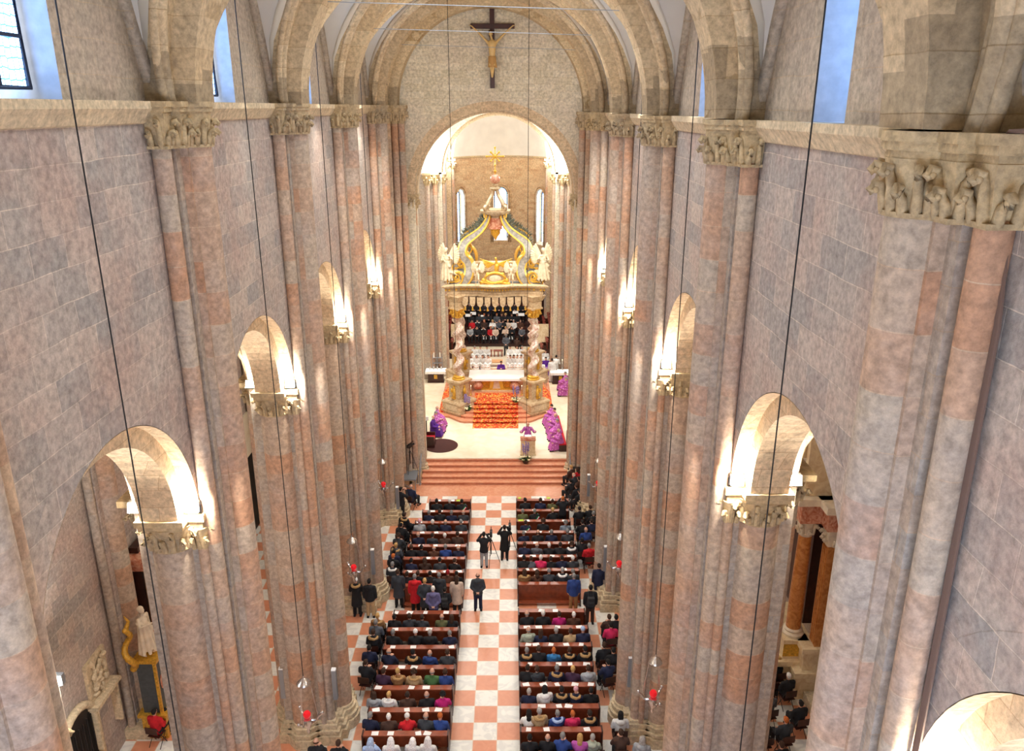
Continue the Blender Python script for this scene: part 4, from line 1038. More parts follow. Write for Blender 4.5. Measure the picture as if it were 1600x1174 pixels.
def vcam(p, label, rz=0):
    r = thing('video_camera', label, 'camera', p, rz, 'video cameras'); 
    mb = MB(); mb.box(-.06, .06, -.18, .16, 0, .16); mb.box(-.03, .03, -.1, .12, .16, .22); obj('camera_body', mb, M_iron, r)
    mb = MB(); mb.cyl((0, .16, .08), (0, .34, .08), .05, .06, 14); obj('lens', mb, M_iron, r, True, auto=40)
    mb = MB(); mb.cyl((0, .05, .22), (0, .3, .27), .02, n=8); obj('microphone', mb, M_darkwood, r)
    mb = MB(); mb.box(-.16, -.06, -.02, .0, .02, .12); obj('viewfinder', mb, M_iron, r)
for (hx, hy, tx, pose, c, lg, lab, l2) in (((85), 510, 135, 'F', 'k', 'l', 'camera operator in dark vest and light grey trousers in the aisle, left of two', 'left of the two in the aisle'),
                                       (258, 452, 296, 'F', 'K', 'k', 'camera operator in long black coat in the aisle, right of two', 'right of the two in the aisle')):
    o = stand_at(740+hx/5.3375, 740+hy/5.3375, 1.69, pose, 'sk', c, lab, 'L' if c == 'K' else '', lg)
    p = o.location; t = (p.x+(tx-hx)/5.3375*.034, p.y+.28, 0)
    tripod(t, 'black camera tripod standing in the aisle, '+l2); vcam((t[0], t[1], 1.48), 'black video camera on a tripod, '+l2)
def chair(p, rz, label, m=None):
    r = thing('folding_chair', label, 'chair', p, rz, 'side chairs')
    mb = MB(); mb.box(-.21, .21, -.18, .2, .43, .45); obj('seat', mb, m or M_darkwood, r)
    mb = MB(); mb.box(-.21, .21, -.24, -.22, .6, .86); obj('backrest', mb, m or M_darkwood, r)
    for q in (-1, 1):
        for a, b_ in ((-.24, .18), (.2, -.2)):
            mb = MB(); mb.cyl((q*.2, a, .86 if a < 0 else .45), (q*.2, b_ if a < 0 else -.2, 0), .013, n=6); obj('leg', mb, M_iron, r)
    return r
SIDE = [  # px, py of head, hair, coat, flags, where, facing
 (530+585/5.34, 740+110/5.34, 'bg', 'n', '', 'at the foot of the steps, left', -.5), (530+425/5.34, 740+345/5.34, 'sk', 'k', '', 'left of the front left pews, foremost', -.3), (530+545/5.34, 740+345/5.34, 'sb', 'k', 'F', 'left of the second front left pew', -.6),
 (530+395/5.34, 740+430/5.34, 'sk', 'k', '', 'against the left pier, front chair', -.2), (530+480/5.34, 740+428/5.34, 'sy', 'k', '', 'left of the third front left pew', -.3), (530+465/5.34, 740+520/5.34, 'ub', 'G', '', 'left of the fourth front left pew', -.2),
 (530+395/5.34, 740+590/5.34, 'sb', 'k', '', 'against the left pier, middle chair', -.2), (530+462/5.34, 740+600/5.34, 'sy', 'g', 'F', 'left of the fifth front left pew', -.2), (530+400/5.34, 740+655/5.34, 'sk', 'n', '', 'against the left pier, rear chair', -.2), (530+445/5.34, 740+692/5.34, 'so', 'k', '', 'left of the sixth front left pew', -.2), (530+442/5.34, 740+760/5.34, 'sg', 'G', 'W', 'left of the seventh front left pew', -.1),
 (530+135/5, 940+115/5, 'sy', 'T', 'F', 'by the pier, first rear left row', -.1), (530+270/5, 940+165/5, 'sg', 'g', '', 'left of the first rear left pew', -.1), (530+240/5, 940+240/5, 'sk', 'k', 'F', 'left of the second rear left pew', 0), (530+100/5, 940+240/5, 'sb', 'd', 'F', 'by the pier, second rear left row', 0),
 (530+112/5, 940+365/5, 'sk', 'n', '', 'left of the third rear left pew', 0), (530+142/5, 940+480/5, 'sb', 'k', '', 'left of the fourth rear left pew', -.2), (486, 1160, 'bb', 'k', '', 'before the left pier base', 0), (528, 1163, 'sb', 'k', '', 'between left pier base and veiled row', 0),
 (740+885/5.34, 740+295/5.34, 'sk', 'k', '', 'right of the first front right pew', .1), (740+975/5.34, 740+285/5.34, 'sb', 'k', '', 'by the pier, foremost right row', .1), (740+1003/5.34, 740+335/5.34, 'sg', 'k', '', 'against the right pier, front chair', .1), (740+910/5.34, 740+408/5.34, 'sk', 'k', '', 'right of the third front right pew', .1), (740+985/5.34, 740+400/5.34, 'sd', 'n', '', 'against the right pier, second chair', .1),
 (740+938/5.34, 740+468/5.34, 'bg', 'b', '', 'right of the fourth front right pew', .1), (740+965/5.34, 740+605/5.34, 'sg', 'r', 'H', 'right of the sixth front right pew', .1), (740+905/5.34, 740+560/5.34, 'sk', 'k', '', 'right of the fifth front right pew', .1),
 (770+912/5, 940+125/5, 'sb', 'd', '', 'right of the first rear right pew', .1), (770+925/5, 940+185/5, 'sk', 'M', '', 'right of the second rear right pew', .1), (770+965/5, 940+125/5, 'sk', 'k', '', 'by the right pier, first rear chair', .1), (770+872/5, 940+345/5, 'sb', 'k', '', 'right of the third rear right pew', .1), (770+945/5, 940+385/5, 'sk', 'k', '', 'by the right pier, third rear row', .1), (770+905/5, 940+478/5, 'sk', 'n', '', 'right of the fourth rear right pew', .3),
 (770+1000/5, 940+885/5, 'lk', 'w', 'H', 'right of the sixth rear right pew', .0), (770+1003/5, 940+1030/5, 'sb', 'd', '', 'right of the seventh rear right pew', .0), (770+1170/5, 940+1080/5, 'hl', 'l', 'H', 'at the right pier base', -.3),
]
for px, py, h, c, f, wh, rz in SIDE:
    p = on_z(px, py, 1.27)
    x = max(p.x, -4.35-(.9 if p.y < 21.2 else 0)) if p.x < 0 else p.x
    person((x, p.y, 0), rz, rp.choice('ABC'), h, c, 'person, %s, in %s, seated %s' % (hair_words(h), CN[c], wh), 'people on the side chairs', f)
    chair((x, p.y-.06, 0), rz, 'dark chair under person seated %s' % wh)

# ------------------------------------------------------------------ sanctuary
def on_x(px, py, x):
    X, Y, Z = ray(px, py); t = (x-CAMX)/X
    return Vector((x, Y*t, CAMZ+Z*t))
BX = -.10                                     # axis of the altar canopy
ZS = .8
# stepped platform
for i in range(5):
    y = 47.45+.44*i; z = ZS+.15*i; h = .15; q = .14*i
    poly = [(BX-2.0+q*.3, y), (BX+2.0-q*.3, y), (BX+2.3-q, y+.15), (BX+3.05-q, y+.95), (BX+3.75-q, y+1.15), (BX+3.75-q, 56.2), (BX-3.75+q, 56.2), (BX-3.75+q, y+1.15), (BX-3.05+q, y+.95), (BX-2.3+q, y+.15)]
    mb = MB(); mb.prism(poly, z, z+h-.03); mb.prism([(p[0]+(.03 if p[0] > BX else -.03), p[1]-.03) if p[1] < 56 else p for p in poly], z+h-.03, z+h)
    obj('floor_altar_step', mb, M_step, kind='structure')
ZP = ZS+.75
mb = MB()
mb.box(BX-1.45, BX+1.45, 46.6, 47.42, ZS, ZS+.02)
for i in range(5):
    y = 47.40+.44*i; z = ZS+.15*(i+1); mb.box(BX-1.45, BX+1.45, y+.03, y+.05, z-.15, z); mb.box(BX-1.45, BX+1.45, y-.08, y+(.46 if i < 4 else 1.9), z-.012, z+.02)
tag(obj('stair_carpet', mb, M_carpet), 'orange and red patterned carpet running down the altar steps', 'carpet')
for s in (-1, 1):
    mb = MB()
    for i in range(5):
        a, b_ = sorted((BX+s*(3.75-.14*i+.01), BX+s*(3.75-.14*(i+1 if i < 4 else 8)))); mb.box(a, b_, 49.0, 53, ZS+.15*i+.02, ZS+.15*(i+1)+.02)
    o = tag(obj('side_carpet', mb, M_carpet), 'orange patterned carpet on the %s flank of the altar steps' % side[s], 'carpet'); o.location.z = 0.002

# altar
r = thing('altar', 'gilded and marble high altar under the canopy, below a white cloth', 'altar', (BX, 52.1, ZP))
mb = MB(); mb.box(-1.75, 1.75, -.95, .95, .82, .96); mb.box(-1.5, 1.5, -.7, .9, 0, .1); obj('table_top', mb, M_cream, r)
mb = MB(); mb.box(-.95, .95, -.55, .8, .1, .82)
for x in (-.95, -.55, .55, .95): mb.cyl((x, -.6, .1), (x, -.6, .82), .06, .045, 12)
mb.box(-1.05, 1.05, -.68, -.5, .1, .2); mb.box(-1.0, 1.0, -.66, -.5, .74, .82); obj('gilded_front', mb, M_gold, r)
M_panel = plain('bright_gilding', srgb(240, 206, 84), .4, .3, emit=0)
mb = MB(); mb.prism([(-.5, 0), (.5, 0), (.42, .48), (.2, .56), (-.2, .56), (-.42, .48)], 0, .04); p = obj('arched_panel', mb, M_panel, r); p.rotation_euler = (PI/2, 0, 0); p.location = (0, -.58, .18)
mb = MB(); mb.prism([(-.26, 0), (.26, 0), (.16, .5), (-.16, .5)], 0, .05); p = obj('carved_relief', mb, M_statue, r); p.rotation_euler = (PI/2, 0, 0); p.location = (0, -.63, .2)
for q in (-1, 1):
    mb = MB(); mb.box(min(q*1.0, q*1.5), max(q*1.0, q*1.5), -.6, .7, .1, .82); obj('red_marble_side', mb, M_pinkmarble, r)
    mb = MB(); mb.lathe([(.1, 0), (.3, .1), (.36, .3), (.2, .55), (.12, .6)], q*1.25, -.62, 14, .15); obj('urn_relief', mb, M_pinkmarble, r, True)
mb = MB(); n = 24
mb.box(BX-1.9, BX+1.9, 51.12, 53.15, ZP+.965, ZP+.99)
mb.grid(lambda u, v: (BX-1.9+3.8*u, 51.12+.006*sin(u*70), ZP+.985-.14*v), 90, 1)
for q in (-1, 1): mb.grid(lambda u, v: (BX+q*(1.9+.02*sin(u*24)*v), 51.12+2.03*u, ZP+.985-.72*v), 40, 6)
tag(obj('altar_cloth', mb, M_cloth), 'wide white linen cloth covering the high altar', 'altar cloth')
def candlestick(p, h, label, grp, m=M_gold):
    r = thing('candlestick', label, 'candlestick', p, 0, grp)
    mb = MB(); mb.lathe([(.09, 0), (.09, .02), (.03, .06), (.02, .1), (.035, .16), (.018, .22), (.016, h*.55), (.05, h*.6), (.05, h*.62)], n=12); obj('stem', mb, m, r, True, auto=40)
    mb = MB(); mb.cyl((0, 0, h*.62), (0, 0, h), .02, n=10); c = obj('candle', mb, M_wax, r, True, auto=40)
    mb = MB(); mb.ell((0, 0, h+.03), (.012, .012, .03), 6, 5); obj('flame', mb, M_flame, c, True)
for q in (-1, 1): candlestick((BX+q*1.72, 50.72, ZP), .62, 'short white candle in a gilt holder by the %s front corner of the altar' % side[q], 'altar candles')

# the canopy
M_canopy = marble('canopy_stone', srgb(206, 182, 146), srgb(176, 146, 110), 4, .4)
M_angel = plain('carved_marble', srgb(204, 184, 152), .6, noise=.2, nscale=6)
BY = 51.5
can = thing('altar_canopy', 'baroque altar canopy on twisted marble columns with gilded scroll volutes', 'canopy', (BX, BY, ZS))
def place(o): o.location = (-BX, -BY, -ZS); return o      # parts are modelled in world coordinates
CP = [(-2.42, 49.2), (2.42, 49.2), (-2.55, 54.0), (2.55, 54.0)]
for i, (cx, cy) in enumerate(CP):
    x, y = BX+cx, cy; q = 1 if cx > 0 else -1; f = -1 if cy < BY else 1; ang = q*rad(-38)*(-f)*-1
    def rot(poly, a=rad(38)*q*(1 if f < 0 else -1)): return [(x+px*cos(a)-py*sin(a), y+px*sin(a)+py*cos(a)) for px, py in poly]
    sq = lambda w: rot([(-w, -w), (w, -w), (w, w), (-w, w)])
    sq2 = lambda w, d=0: rot([(-w, -w), (w, -w), (w, w), (-w, w)])
    zb = ZS+.3 if f < 0 else ZP
    mb = MB(); mb.prism(sq(.78), zb-.3, zb+.62); mb.prism(sq(.84), zb+.62, zb+.72, sq(.80)); mb.prism(sq(.84), zb-.02, zb+.1)
    ped = place(obj('stepped_pedestal', mb, M_canopy, can))
    mb = MB()
    for a in range(4):
        c_, s_ = cos(a*PI/2), sin(a*PI/2)
        R4 = lambda P: rot([(px*c_-py*s_, px*s_+py*c_) for px, py in P])
        mb.prism(R4([(-.5, -.80), (.5, -.80), (.5, -.77), (-.5, -.77)]), zb+.16, zb+.56)
    k_ = obj('inlaid_panel', mb, M_angel, ped)
    mb = MB(); mb.prism(sq(.46), zb+.72, zb+2.0); mb.prism(sq(.56), zb+.72, zb+.86, sq(.48)); mb.prism(sq(.50), zb+1.9, zb+2.02, sq(.62)); mb.prism(sq(.62), zb+2.02, zb+2.12); place(obj('pedestal', mb, M_canopy, can))
    mb = MB()
    for a in range(4):
        c_, s_ = cos(a*PI/2), sin(a*PI/2)
        P = rot([(0*c_+.46*s_, -.46*c_)])[0] if 0 else rot([(.47*s_, -.47*c_)])[0]
        mb.cap((P[0], P[1], zb+.95), (P[0], P[1], zb+1.55), .13, .1, 8); mb.ell((P[0], P[1], zb+1.7), .09, 8, 6)
        for e in (-1, 1): mb.ell((P[0]+e*.16*c_, P[1]+e*.16*s_, zb+1.45), (.09, .09, .16), 7, 5); mb.ell((P[0]+e*.12*c_, P[1]+e*.12*s_, zb+.95), .08, 7, 5)
    place(obj('gilded_figures', mb, M_gold, can, True))
    z1 = zb+2.12
    mb = MB(); mb.lathe([(.42, 0), (.44, .07), (.34, .13), (.38, .2), (.3, .26)], x, y, 24, z1); place(obj('gilded_ring', mb, M_gold, can, True, auto=40))
    zt = 7.35; mb = MB(); n = 22; H = zt-z1-.2
    def shaft(u, v):
        a = 2*PI*u; ph = v*2*PI*3.6; e = .95-.12*v
        return (x+.13*cos(ph)+.27*e*cos(a)*(1+.12*sin(3*a-ph*1.6)), y+.13*sin(ph)+.27*e*sin(a)*(1+.12*sin(3*a-ph*1.6)), z1+.2+H*v)
    mb.grid(shaft, n, 90); place(obj('twisted_shaft', mb, M_twist, can, True))
    mb = MB(); mb.lathe([(.28, 0), (.33, .04), (.27, .1), (.32, .3), (.46, .55), (.5, .6)], x, y, 18, zt)
    curls(mb, [(x+.3*cos(t), y+.3*sin(t), cos(t), sin(t)) for t in [j*PI/6 for j in range(12)]], zt+.05, .5, .1); place(obj('leafy_capital', mb, M_gold, can, True, auto=35))
    mb = MB(); mb.prism(sq(.36), zt+.58, zt+1.15); mb.prism(sq(.4), zt+1.1, zt+1.45, sq(.56)); mb.prism(sq(.42), zt+.56, zt+.68); place(obj('impost_block', mb, M_canopy, can))
# entablature: a ring with curved fronts
ze = 8.75
def ent(d):
    P = []
    def arcpt(x0, y0, x1, y1, bul, n=12, cx=None):
        for i in range(n):
            t = i/n; nx, ny = (y1-y0), -(x1-x0); L_ = sqrt(nx*nx+ny*ny)
            b_ = bul*sin(PI*t); b2 = .25*max(0, sin(3*PI*t))*(1 if .33 < t < .67 else -1)
            P.append((x0+(x1-x0)*t+nx/L_*(b2+b_), y0+(y1-y0)*t+ny/L_*(b2+b_)))
    w = 2.68+d; yf, yb = 49.05-d, 54.1+d
    for (a, b_) in (((BX-w, yf), (BX+w, yf)), ((BX+w, yf), (BX+w, yb)), ((BX+w, yb), (BX-w, yb)), ((BX-w, yb), (BX-w, yf))):
        m = .55+d*.3
        dx, dy = b_[0]-a[0], b_[1]-a[1]; L_ = sqrt(dx*dx+dy*dy); ux, uy = dx/L_, dy/L_; nx, ny = uy, -ux
        P += [(a[0]-ux*.25+nx*.28, a[1]-uy*.25+ny*.28), (a[0]+ux*m+nx*.02, a[1]+uy*m+ny*.02)]
        for i in range(1, 12):
            t = i/12; e = .34*max(0, sin((t-.25)*2*PI)) if .25 < t < .75 else 0
            P.append((a[0]+ux*(m+(L_-2*m)*t)+nx*e, a[1]+uy*(m+(L_-2*m)*t)+ny*e))
        P += [(b_[0]-ux*m+nx*.02, b_[1]-uy*m+ny*.02), (b_[0]+ux*.25+nx*.28, b_[1]+uy*.25+ny*.28)]
    return P
def ring(mb, A, B, za, zb):
    Ai, Ao, Bi, Bo = A[0], A[1], B[0], B[1]; n = len(Ao)
    va = [[mb.v((p[0], p[1], z)) for p in P] for P, z in ((Ao, za), (Bo, zb), (Bi, zb), (Ai, za))]
    for k in range(4):
        a, b_ = va[k], va[(k+1) % 4]
        for i in range(n): mb.f([a[i], a[(i+1) % n], b_[(i+1) % n], b_[i]])
inn = ent(-.95)
mb = MB()
for da, db, a, b_ in ((.0, .02, 0, .22), (.06, .06, .22, .32), (.02, .02, .32, .52), (.1, .3, .52, .66), (.34, .36, .66, .74), (.38, .1, .74, .80)): ring(mb, (inn, ent(da)), (inn, ent(db)), ze+a, ze+b_)
place(obj('entablature', mb, M_canopy, can))
mb = MB(); O = ent(.12)
for i in range(len(O)):
    a, b_ = Vector(O[i]), Vector(O[(i+1) % len(O)])
    for t in ((.25, .75) if (b_-a).length > .28 else (.5,)):
        p = a.lerp(b_, t); mb.box(p.x-.05, p.x+.05, p.y-.05, p.y+.05, ze+.42, ze+.54)
place(obj('dentils', mb, M_gold, can))
mb = MB(); ring(mb, (ent(-.7), ent(-.12)), (ent(-.7), ent(-.12)), ze+.8, ze+.83); place(obj('slate_top', mb, M_marblegrey, can))
# hanging lambrequin tassels round the underside
nt_ = 0
for (xa, ya, xb, yb_, n) in ((-1.9, 49.0, 1.9, 49.0, 9), (-1.9, 54.2, 1.9, 54.2, 9), (-2.5, 49.9, -2.5, 53.4, 7), (2.5, 49.9, 2.5, 53.4, 7)):
    for i in range(n):
        t = i/(n-1); x, y = BX+xa+(xb-xa)*t, ya+(yb_-ya)*t; bul = .3*sin(PI*t) if n == 9 else 0; y += bul*(-1 if ya < BY else 1)
        al = n == 9; mb = MB(); big = .2 if i % 2 == 0 else .185
        prof = [(-big, 0), (-big, -.32), (-big*.8, -.5), (-big*.35, -.6), (0, -.62), (big*.35, -.6), (big*.8, -.5), (big, -.32), (big, 0)]
        for e, dd in ((1, .05), (.75, .075)):
            pts = [(p[0]*e, p[1]*e) for p in prof]
            A = [mb.v((x+(p[0] if al else -dd), y+(-dd if al else p[0]), ze+p[1])) for p in pts]; B = [mb.v((x+(p[0] if al else dd), y+(dd if al else p[0]), ze+p[1])) for p in pts]
            mb.f(A); mb.f(B[::-1])
            for j in range(len(pts)): mb.f([A[j], A[(j+1) % len(pts)], B[(j+1) % len(pts)], B[j]])
        la = place(obj('lambrequin', mb, M_canopy, can))
        mb = MB(); mb.lathe([(.02, .0), (.05, -.04), (.03, -.08), (.07, -.22), (.06, -.26)], x, y, 10, ze-.62); obj('tassel', mb, M_gold, la, True, auto=40)
# four scroll volutes rising to the crown; the profile is (distance from axis, height)
prof = [(-2.62, 10.55), (-2.5, 10.75), (-2.33, 10.55), (-2.42, 10.1), (-2.75, 9.85), (-2.95, 9.95)]
spx = [(300, 870), (272, 880), (262, 850), (290, 815), (330, 830), (345, 880), (315, 925), (260, 930), (228, 890), (215, 930), (260, 965), (330, 962), (400, 915), (440, 850), (455, 780), (450, 710), (425, 650), (385, 610), (360, 550), (365, 480), (395, 410), (450, 360), (520, 310), (590, 255), (645, 190), (685, 120), (705, 60), (690, 25), (665, 45), (672, 80)]
def vol_pts(sx, sy):
    P = []
    for i, (a, b_) in enumerate(spx):
        px, py = 680+a/8.384, 330+b_/8.384
        rr = min(1, max(0, (b_-30)/800)); Y = 51.1-1.9*rr     # comes forward towards the corner
        w = on_y(px, py, Y); P.append(Vector((BX+sx*abs(w.x-BX), BY+sy*(BY-Y), w.z)))
    return P
def smooth_path(P, n=5):
    out = []
    for i in range(len(P)-1):
        p0, p1, p2, p3 = P[max(i-1, 0)], P[i], P[i+1], P[min(i+2, len(P)-1)]
        for j in range(n):
            t = j/n; out.append(.5*((2*p1)+(p2-p0)*t+(2*p0-5*p1+4*p2-p3)*t*t+(3*p1-p0-3*p2+p3)*t**3))
    return out+[P[-1]]
def ribbon(mb, P, w, th, axis):
    """band of width w along axis, thickness th(t) in the plane of the curve"""
    rows = []
    for i, p in enumerate(P):
        t = (P[min(i+1, len(P)-1)]-P[max(i-1, 0)]).normalized(); nrm = t.cross(axis).normalized(); h = th(i/(len(P)-1))
        rows.append([mb.v(p+axis*a*w+nrm*b_*h) for a, b_ in ((-1, -1), (1, -1), (1, 1), (-1, 1))])
    for i in range(len(rows)-1):
        for k in range(4): mb.f([rows[i][k], rows[i][(k+1) % 4], rows[i+1][(k+1) % 4], rows[i+1][k]])
    mb.f(rows[0]); mb.f(rows[-1][::-1])
M_volute = plain('veined_grey_inlay', srgb(136, 128, 116), .5, noise=.4, nscale=6)
for sx in (-1, 1):
    for sy in (-1, 1):
        P = smooth_path(vol_pts(sx, sy)); ax = Vector((sx*.35, -sy*-1.0*-1, 0)).normalized() if 0 else Vector((-sx*.25, 1, 0)).normalized()
        fat = lambda t: .07+.2*sin(PI*min(1, max(0, (t-.12)/.8)))
        mb = MB(); ribbon(mb, P, .16, fat, ax); vb = place(obj('scroll_volute', mb, M_volute, can))
        for e in (-1, 1):
            E_ = [p+(P[min(i+1, len(P)-1)]-P[max(i-1, 0)]).normalized().cross(ax).normalized()*e*fat(i/(len(P)-1)) for i, p in enumerate(P)]
            mb = MB(); ribbon(mb, E_, .2, lambda t: .045, ax); obj('gilded_edge', mb, M_gold, vb)
        # inner counter-scroll
        c0 = P[int(len(P)*.62)]; mb = MB()
        Q = [c0+Vector((-sx*(.16+.33*sin(a)*(1-a/9)), 0, .36*cos(a)-.25)) for a in [i*.3 for i in range(20)]]
        ribbon(mb, smooth_path(Q, 2), .1, lambda t: .045, Vector((0, 1, 0))); obj('counter_scroll', mb, M_gold, vb)
        # palm sprays bristling on the outer edge
        mb = MB(); rr = random.Random(sx*3+sy)
        for i in range(int(len(P)*.66), int(len(P)*.93)):
            b0 = P[i]; out = (P[i+1]-P[i-1]).normalized().cross(ax); out = out if out.x*sx > 0 else -out
            for g in range(3):
                d = (out+Vector((rr.uniform(-.4, .4), rr.uniform(-.5, .5), rr.uniform(-.1, .7)))).normalized(); L_ = rr.uniform(.25, .5); s0 = b0+out*.18
                mb.tube([s0, s0+d*L_*.6, s0+d*L_+Vector((0, 0, -.06))], lambda t: .045*(1-t)+.006, 5)
        obj('palm_sprays', mb, plain('weathered_palm', srgb(90, 92, 76), .6, noise=.5, nscale=9) if not bpy.data.materials.get('weathered_palm') else bpy.data.materials['weathered_palm'], vb)
# crown
zc = 13.75
mb = MB()
for w, a, b_ in ((.62, -.55, -.25), (.8, -.25, -.15), (1.05, -.15, -.05), (1.12, -.05, .06), (.8, .06, .12)): mb.prism([(BX+w*.93*cos(t), BY+w*.93*sin(t)) for t in [PI/8+j*PI/4 for j in range(8)]], zc+a, zc+b_)
place(obj('crown_cornice', mb, M_canopy, can))
mb = MB(); mb.prism([(BX-.42, BY-.5), (BX+.42, BY-.5), (BX+.42, BY+.5), (BX-.42, BY+.5)], zc-1.1, zc-.4, [(BX-.5, BY-.55), (BX+.5, BY-.55), (BX+.5, BY+.55), (BX-.5, BY+.55)]); place(obj('marble_block', mb, M_pinkmarble, can))
mb = MB(); mb.lathe([(.02, -.75), (.1, -.6), (.3, -.35), (.34, 0)], BX, BY, 16, zc-1.1); place(obj('pendant_shield', mb, M_gold, can, True, auto=40))
for t in [j*PI/2+PI/4 for j in range(4)]:
    mb = MB(); d = Vector((cos(t), sin(t), 0)); A = Vector((BX, BY, zc+.12))
    Q = [A+d*r_+Vector((0, 0, z)) for r_, z in ((.62, .1), (.75, .25), (.92, .15), (.88, 0), (.72, .02), (.7, .3), (.5, .6), (.3, .85), (.16, 1.2), (.14, 1.4))]
    ribbon(mb, smooth_path(Q, 4), .1, lambda t_: .07, d.cross(Vector((0, 0, 1)))); place(obj('crown_scroll', mb, M_canopy, can))
mb = MB(); mb.lathe([(.1, 0), (.34, .05), (.36, .12), (.16, .2), (.2, .34), (.12, .4)], BX, BY, 18, zc+1.3); place(obj('crown_collar', mb, M_canopy, can, True, auto=40))
mb = MB(); mb.ell((BX, BY, zc+1.98), .31, 20, 14); place(obj('orb', mb, M_pinkmarble, can, True))
zx = zc+2.3
mb = MB(); mb.cyl((BX, BY, zx-.05), (BX, BY, zx+1.5), .05, .04, 10); mb.ell((BX, BY, zx+.15), .1, 10, 7)
for a in range(8):
    L_ = .5 if a % 2 == 0 else .34; d = Vector((cos(a*PI/4), 0, sin(a*PI/4))); c_ = Vector((BX, BY, zx+1.05)); mb.cyl(c_, c_+d*L_, .035, .05, 8); mb.ell(c_+d*(L_+.03), .075, 8, 6)
mb.ell((BX, BY, zx+1.05), (.13, .08, .13), 12, 8); place(obj('cross_finial', mb, M_gold, can, True, auto=40))

def statue(pos, rz, m, label, wings=True, sc=1.0, arm=('up', 'down'), cat='statue', nm='angel_statue', child=False, grp=None):
    r = thing(nm, label, cat, pos, rz, grp); r.scale = (sc,)*3
    mb = MB(); mb.ell((0, .0, .95), (.16, .12, .15)); mb.cap((0, 0, .95), (0, -.02, 1.25), .13, .16); mb.cap((-.13, 0, 1.4), (.13, 0, 1.4), .07, .07); mb.cap((0, 0, 1.4), (.01, .02, 1.58), .055, .05); head(mb, (.02, .03, 1.68), .25)
    for q, A in zip((-1, 1), arm):
        J = ARM[A]; s_, e_, w_ = [Vector((q*p[0], p[1], p[2])) for p in J]; mb.cap(s_, e_, .055, .045); mb.cap(e_, w_, .045, .032); hand(mb, w_, w_-e_, q)
    mb.cap((-.09, 0, .9), (-.14, .16, .5), .1, .07); mb.cap((-.14, .16, .5), (-.12, -.02, .1), .06, .04); mb.cap((.09, 0, .9), (.12, -.02, .5), .1, .07); mb.cap((.12, -.02, .5), (.16, -.1, .1), .06, .04)
    for q, fy in ((-.12, 0), (.16, -.08)): mb.cap((q, fy-.03, .05), (q, fy+.13, .04), .04, .032)
    mb.ell((.02, -.01, 1.73), (.1, .11, .1))
    remeshed(mb, m, .017, 'figure', r)
    if not child:
        mb = MB(); mb.cyl((0, .02, .25), (0, 0, 1.15), .26, .16, 14)
        for i in range(9): a = i*2*PI/9; mb.cap((.16*cos(a), .14*sin(a), 1.1), (.3*cos(a+.3), .24*sin(a+.3)+.05, .2), .05, .06, 8)
        mb.cap((-.25, .1, .6), (-.5, -.1, .45), .08, .03, 8); mb.cap((.2, 0, 1.3), (-.2, .12, .9), .09, .09, 8)
        remeshed(mb, m, .02, 'drapery', r)
    if wings:
        for q in (-1, 1):
            mb = MB()
            for i in range(10):
                a = rad(68-i*10.5); L_ = .66-.03*i; b0 = Vector((q*.08, -.14, 1.36-.02*i)); d = Vector((q*cos(a), -.25, sin(a))).normalized(); mb.cap(b0+d*.05, b0+d*L_, .075, .06, 6)
            mb.cap((q*.06, -.12, 1.3), (q*.35, -.22, 1.55), .06, .05, 8)
            remeshed(mb, m, .02, 'wing', r)
    return r
za = ze+.83
statue((BX-3.0, 49.1, za), rad(160), M_angel, 'large winged marble angel with raised arm on the left front corner of the canopy', sc=1.22, arm=('wide', 'pray'), grp='marble angels on the canopy')
statue((BX+3.0, 49.1, za), rad(200), M_angel, 'large winged marble angel with raised arm on the right front corner of the canopy', sc=1.22, arm=('pray', 'wide'), grp='marble angels on the canopy')
statue((BX-1.1, 48.85, za-.05), rad(170), M_angel, 'small marble cherub perched on the canopy rim, left of centre', sc=.72, child=True, grp='cherubs on the canopy rim')
statue((BX+1.0, 48.85, za-.05), rad(190), M_angel, 'small marble cherub perched on the canopy rim, right of centre', sc=.72, child=True, grp='cherubs on the canopy rim', arm=('down', 'down'))
r = thing('coat_of_arms', 'gilded oval cartouche with curling frame at the centre of the canopy rim', 'ornament', (BX, 48.95, za))
mb = MB(); mb.ell((0, 0, .32), (.38, .07, .26), 20, 12); obj('oval_field', mb, M_angel, r, True)
mb = MB(); mb.tube([(.62*cos(t), -.03, .32+.36*sin(t)*(1 if sin(t) > 0 else .8)) for t in [i*PI/14 for i in range(29)]], .09, 8); mb.tube([(-.95+1.9*i/12, -.02, .05+.05*sin(i)) for i in range(13)], .1, 8)
for q in (-1, 1): mb.ell((q*.7, -.02, .2), (.16, .1, .16), 10, 7); mb.ell((q*.45, -.02, .62), (.14, .08, .1), 10, 7)
obj('gilded_frame', mb, M_gold, r, True)
r = thing('gilded_eagle', 'gilded eagle with spread wings standing behind the cartouche on the canopy', 'statue', (BX+.05, 49.5, za))
mb = MB(); mb.cap((0, 0, .5), (.06, .02, 1.0), .12, .17, 10); mb.cap((.06, 0, 1.1), (.0, -.03, 1.42), .1, .07, 8); mb.ell((-.01, -.05, 1.5), (.08, .1, .08), 8, 6); mb.cap((-.01, -.13, 1.5), (-.01, -.2, 1.46), .03, .012, 6)
for q in (-1, 1): mb.cap((q*.07, 0, .5), (q*.1, -.05, .05), .06, .04, 8)
mb.cap((0, .1, .5), (0, .25, .2), .09, .05, 8); remeshed(mb, M_gold, .02, 'eagle_body', r)
for q in (-1, 1):
    mb = MB()
    for i in range(8): d = Vector((q*(1-.03*i), 0, .35-.13*i)).normalized(); b0 = Vector((q*.12, .03, 1.15)); mb.cap(b0, b0+d*(.95-.06*i), .06, .02, 6)
    remeshed(mb, M_gold, .018, 'wing', r)
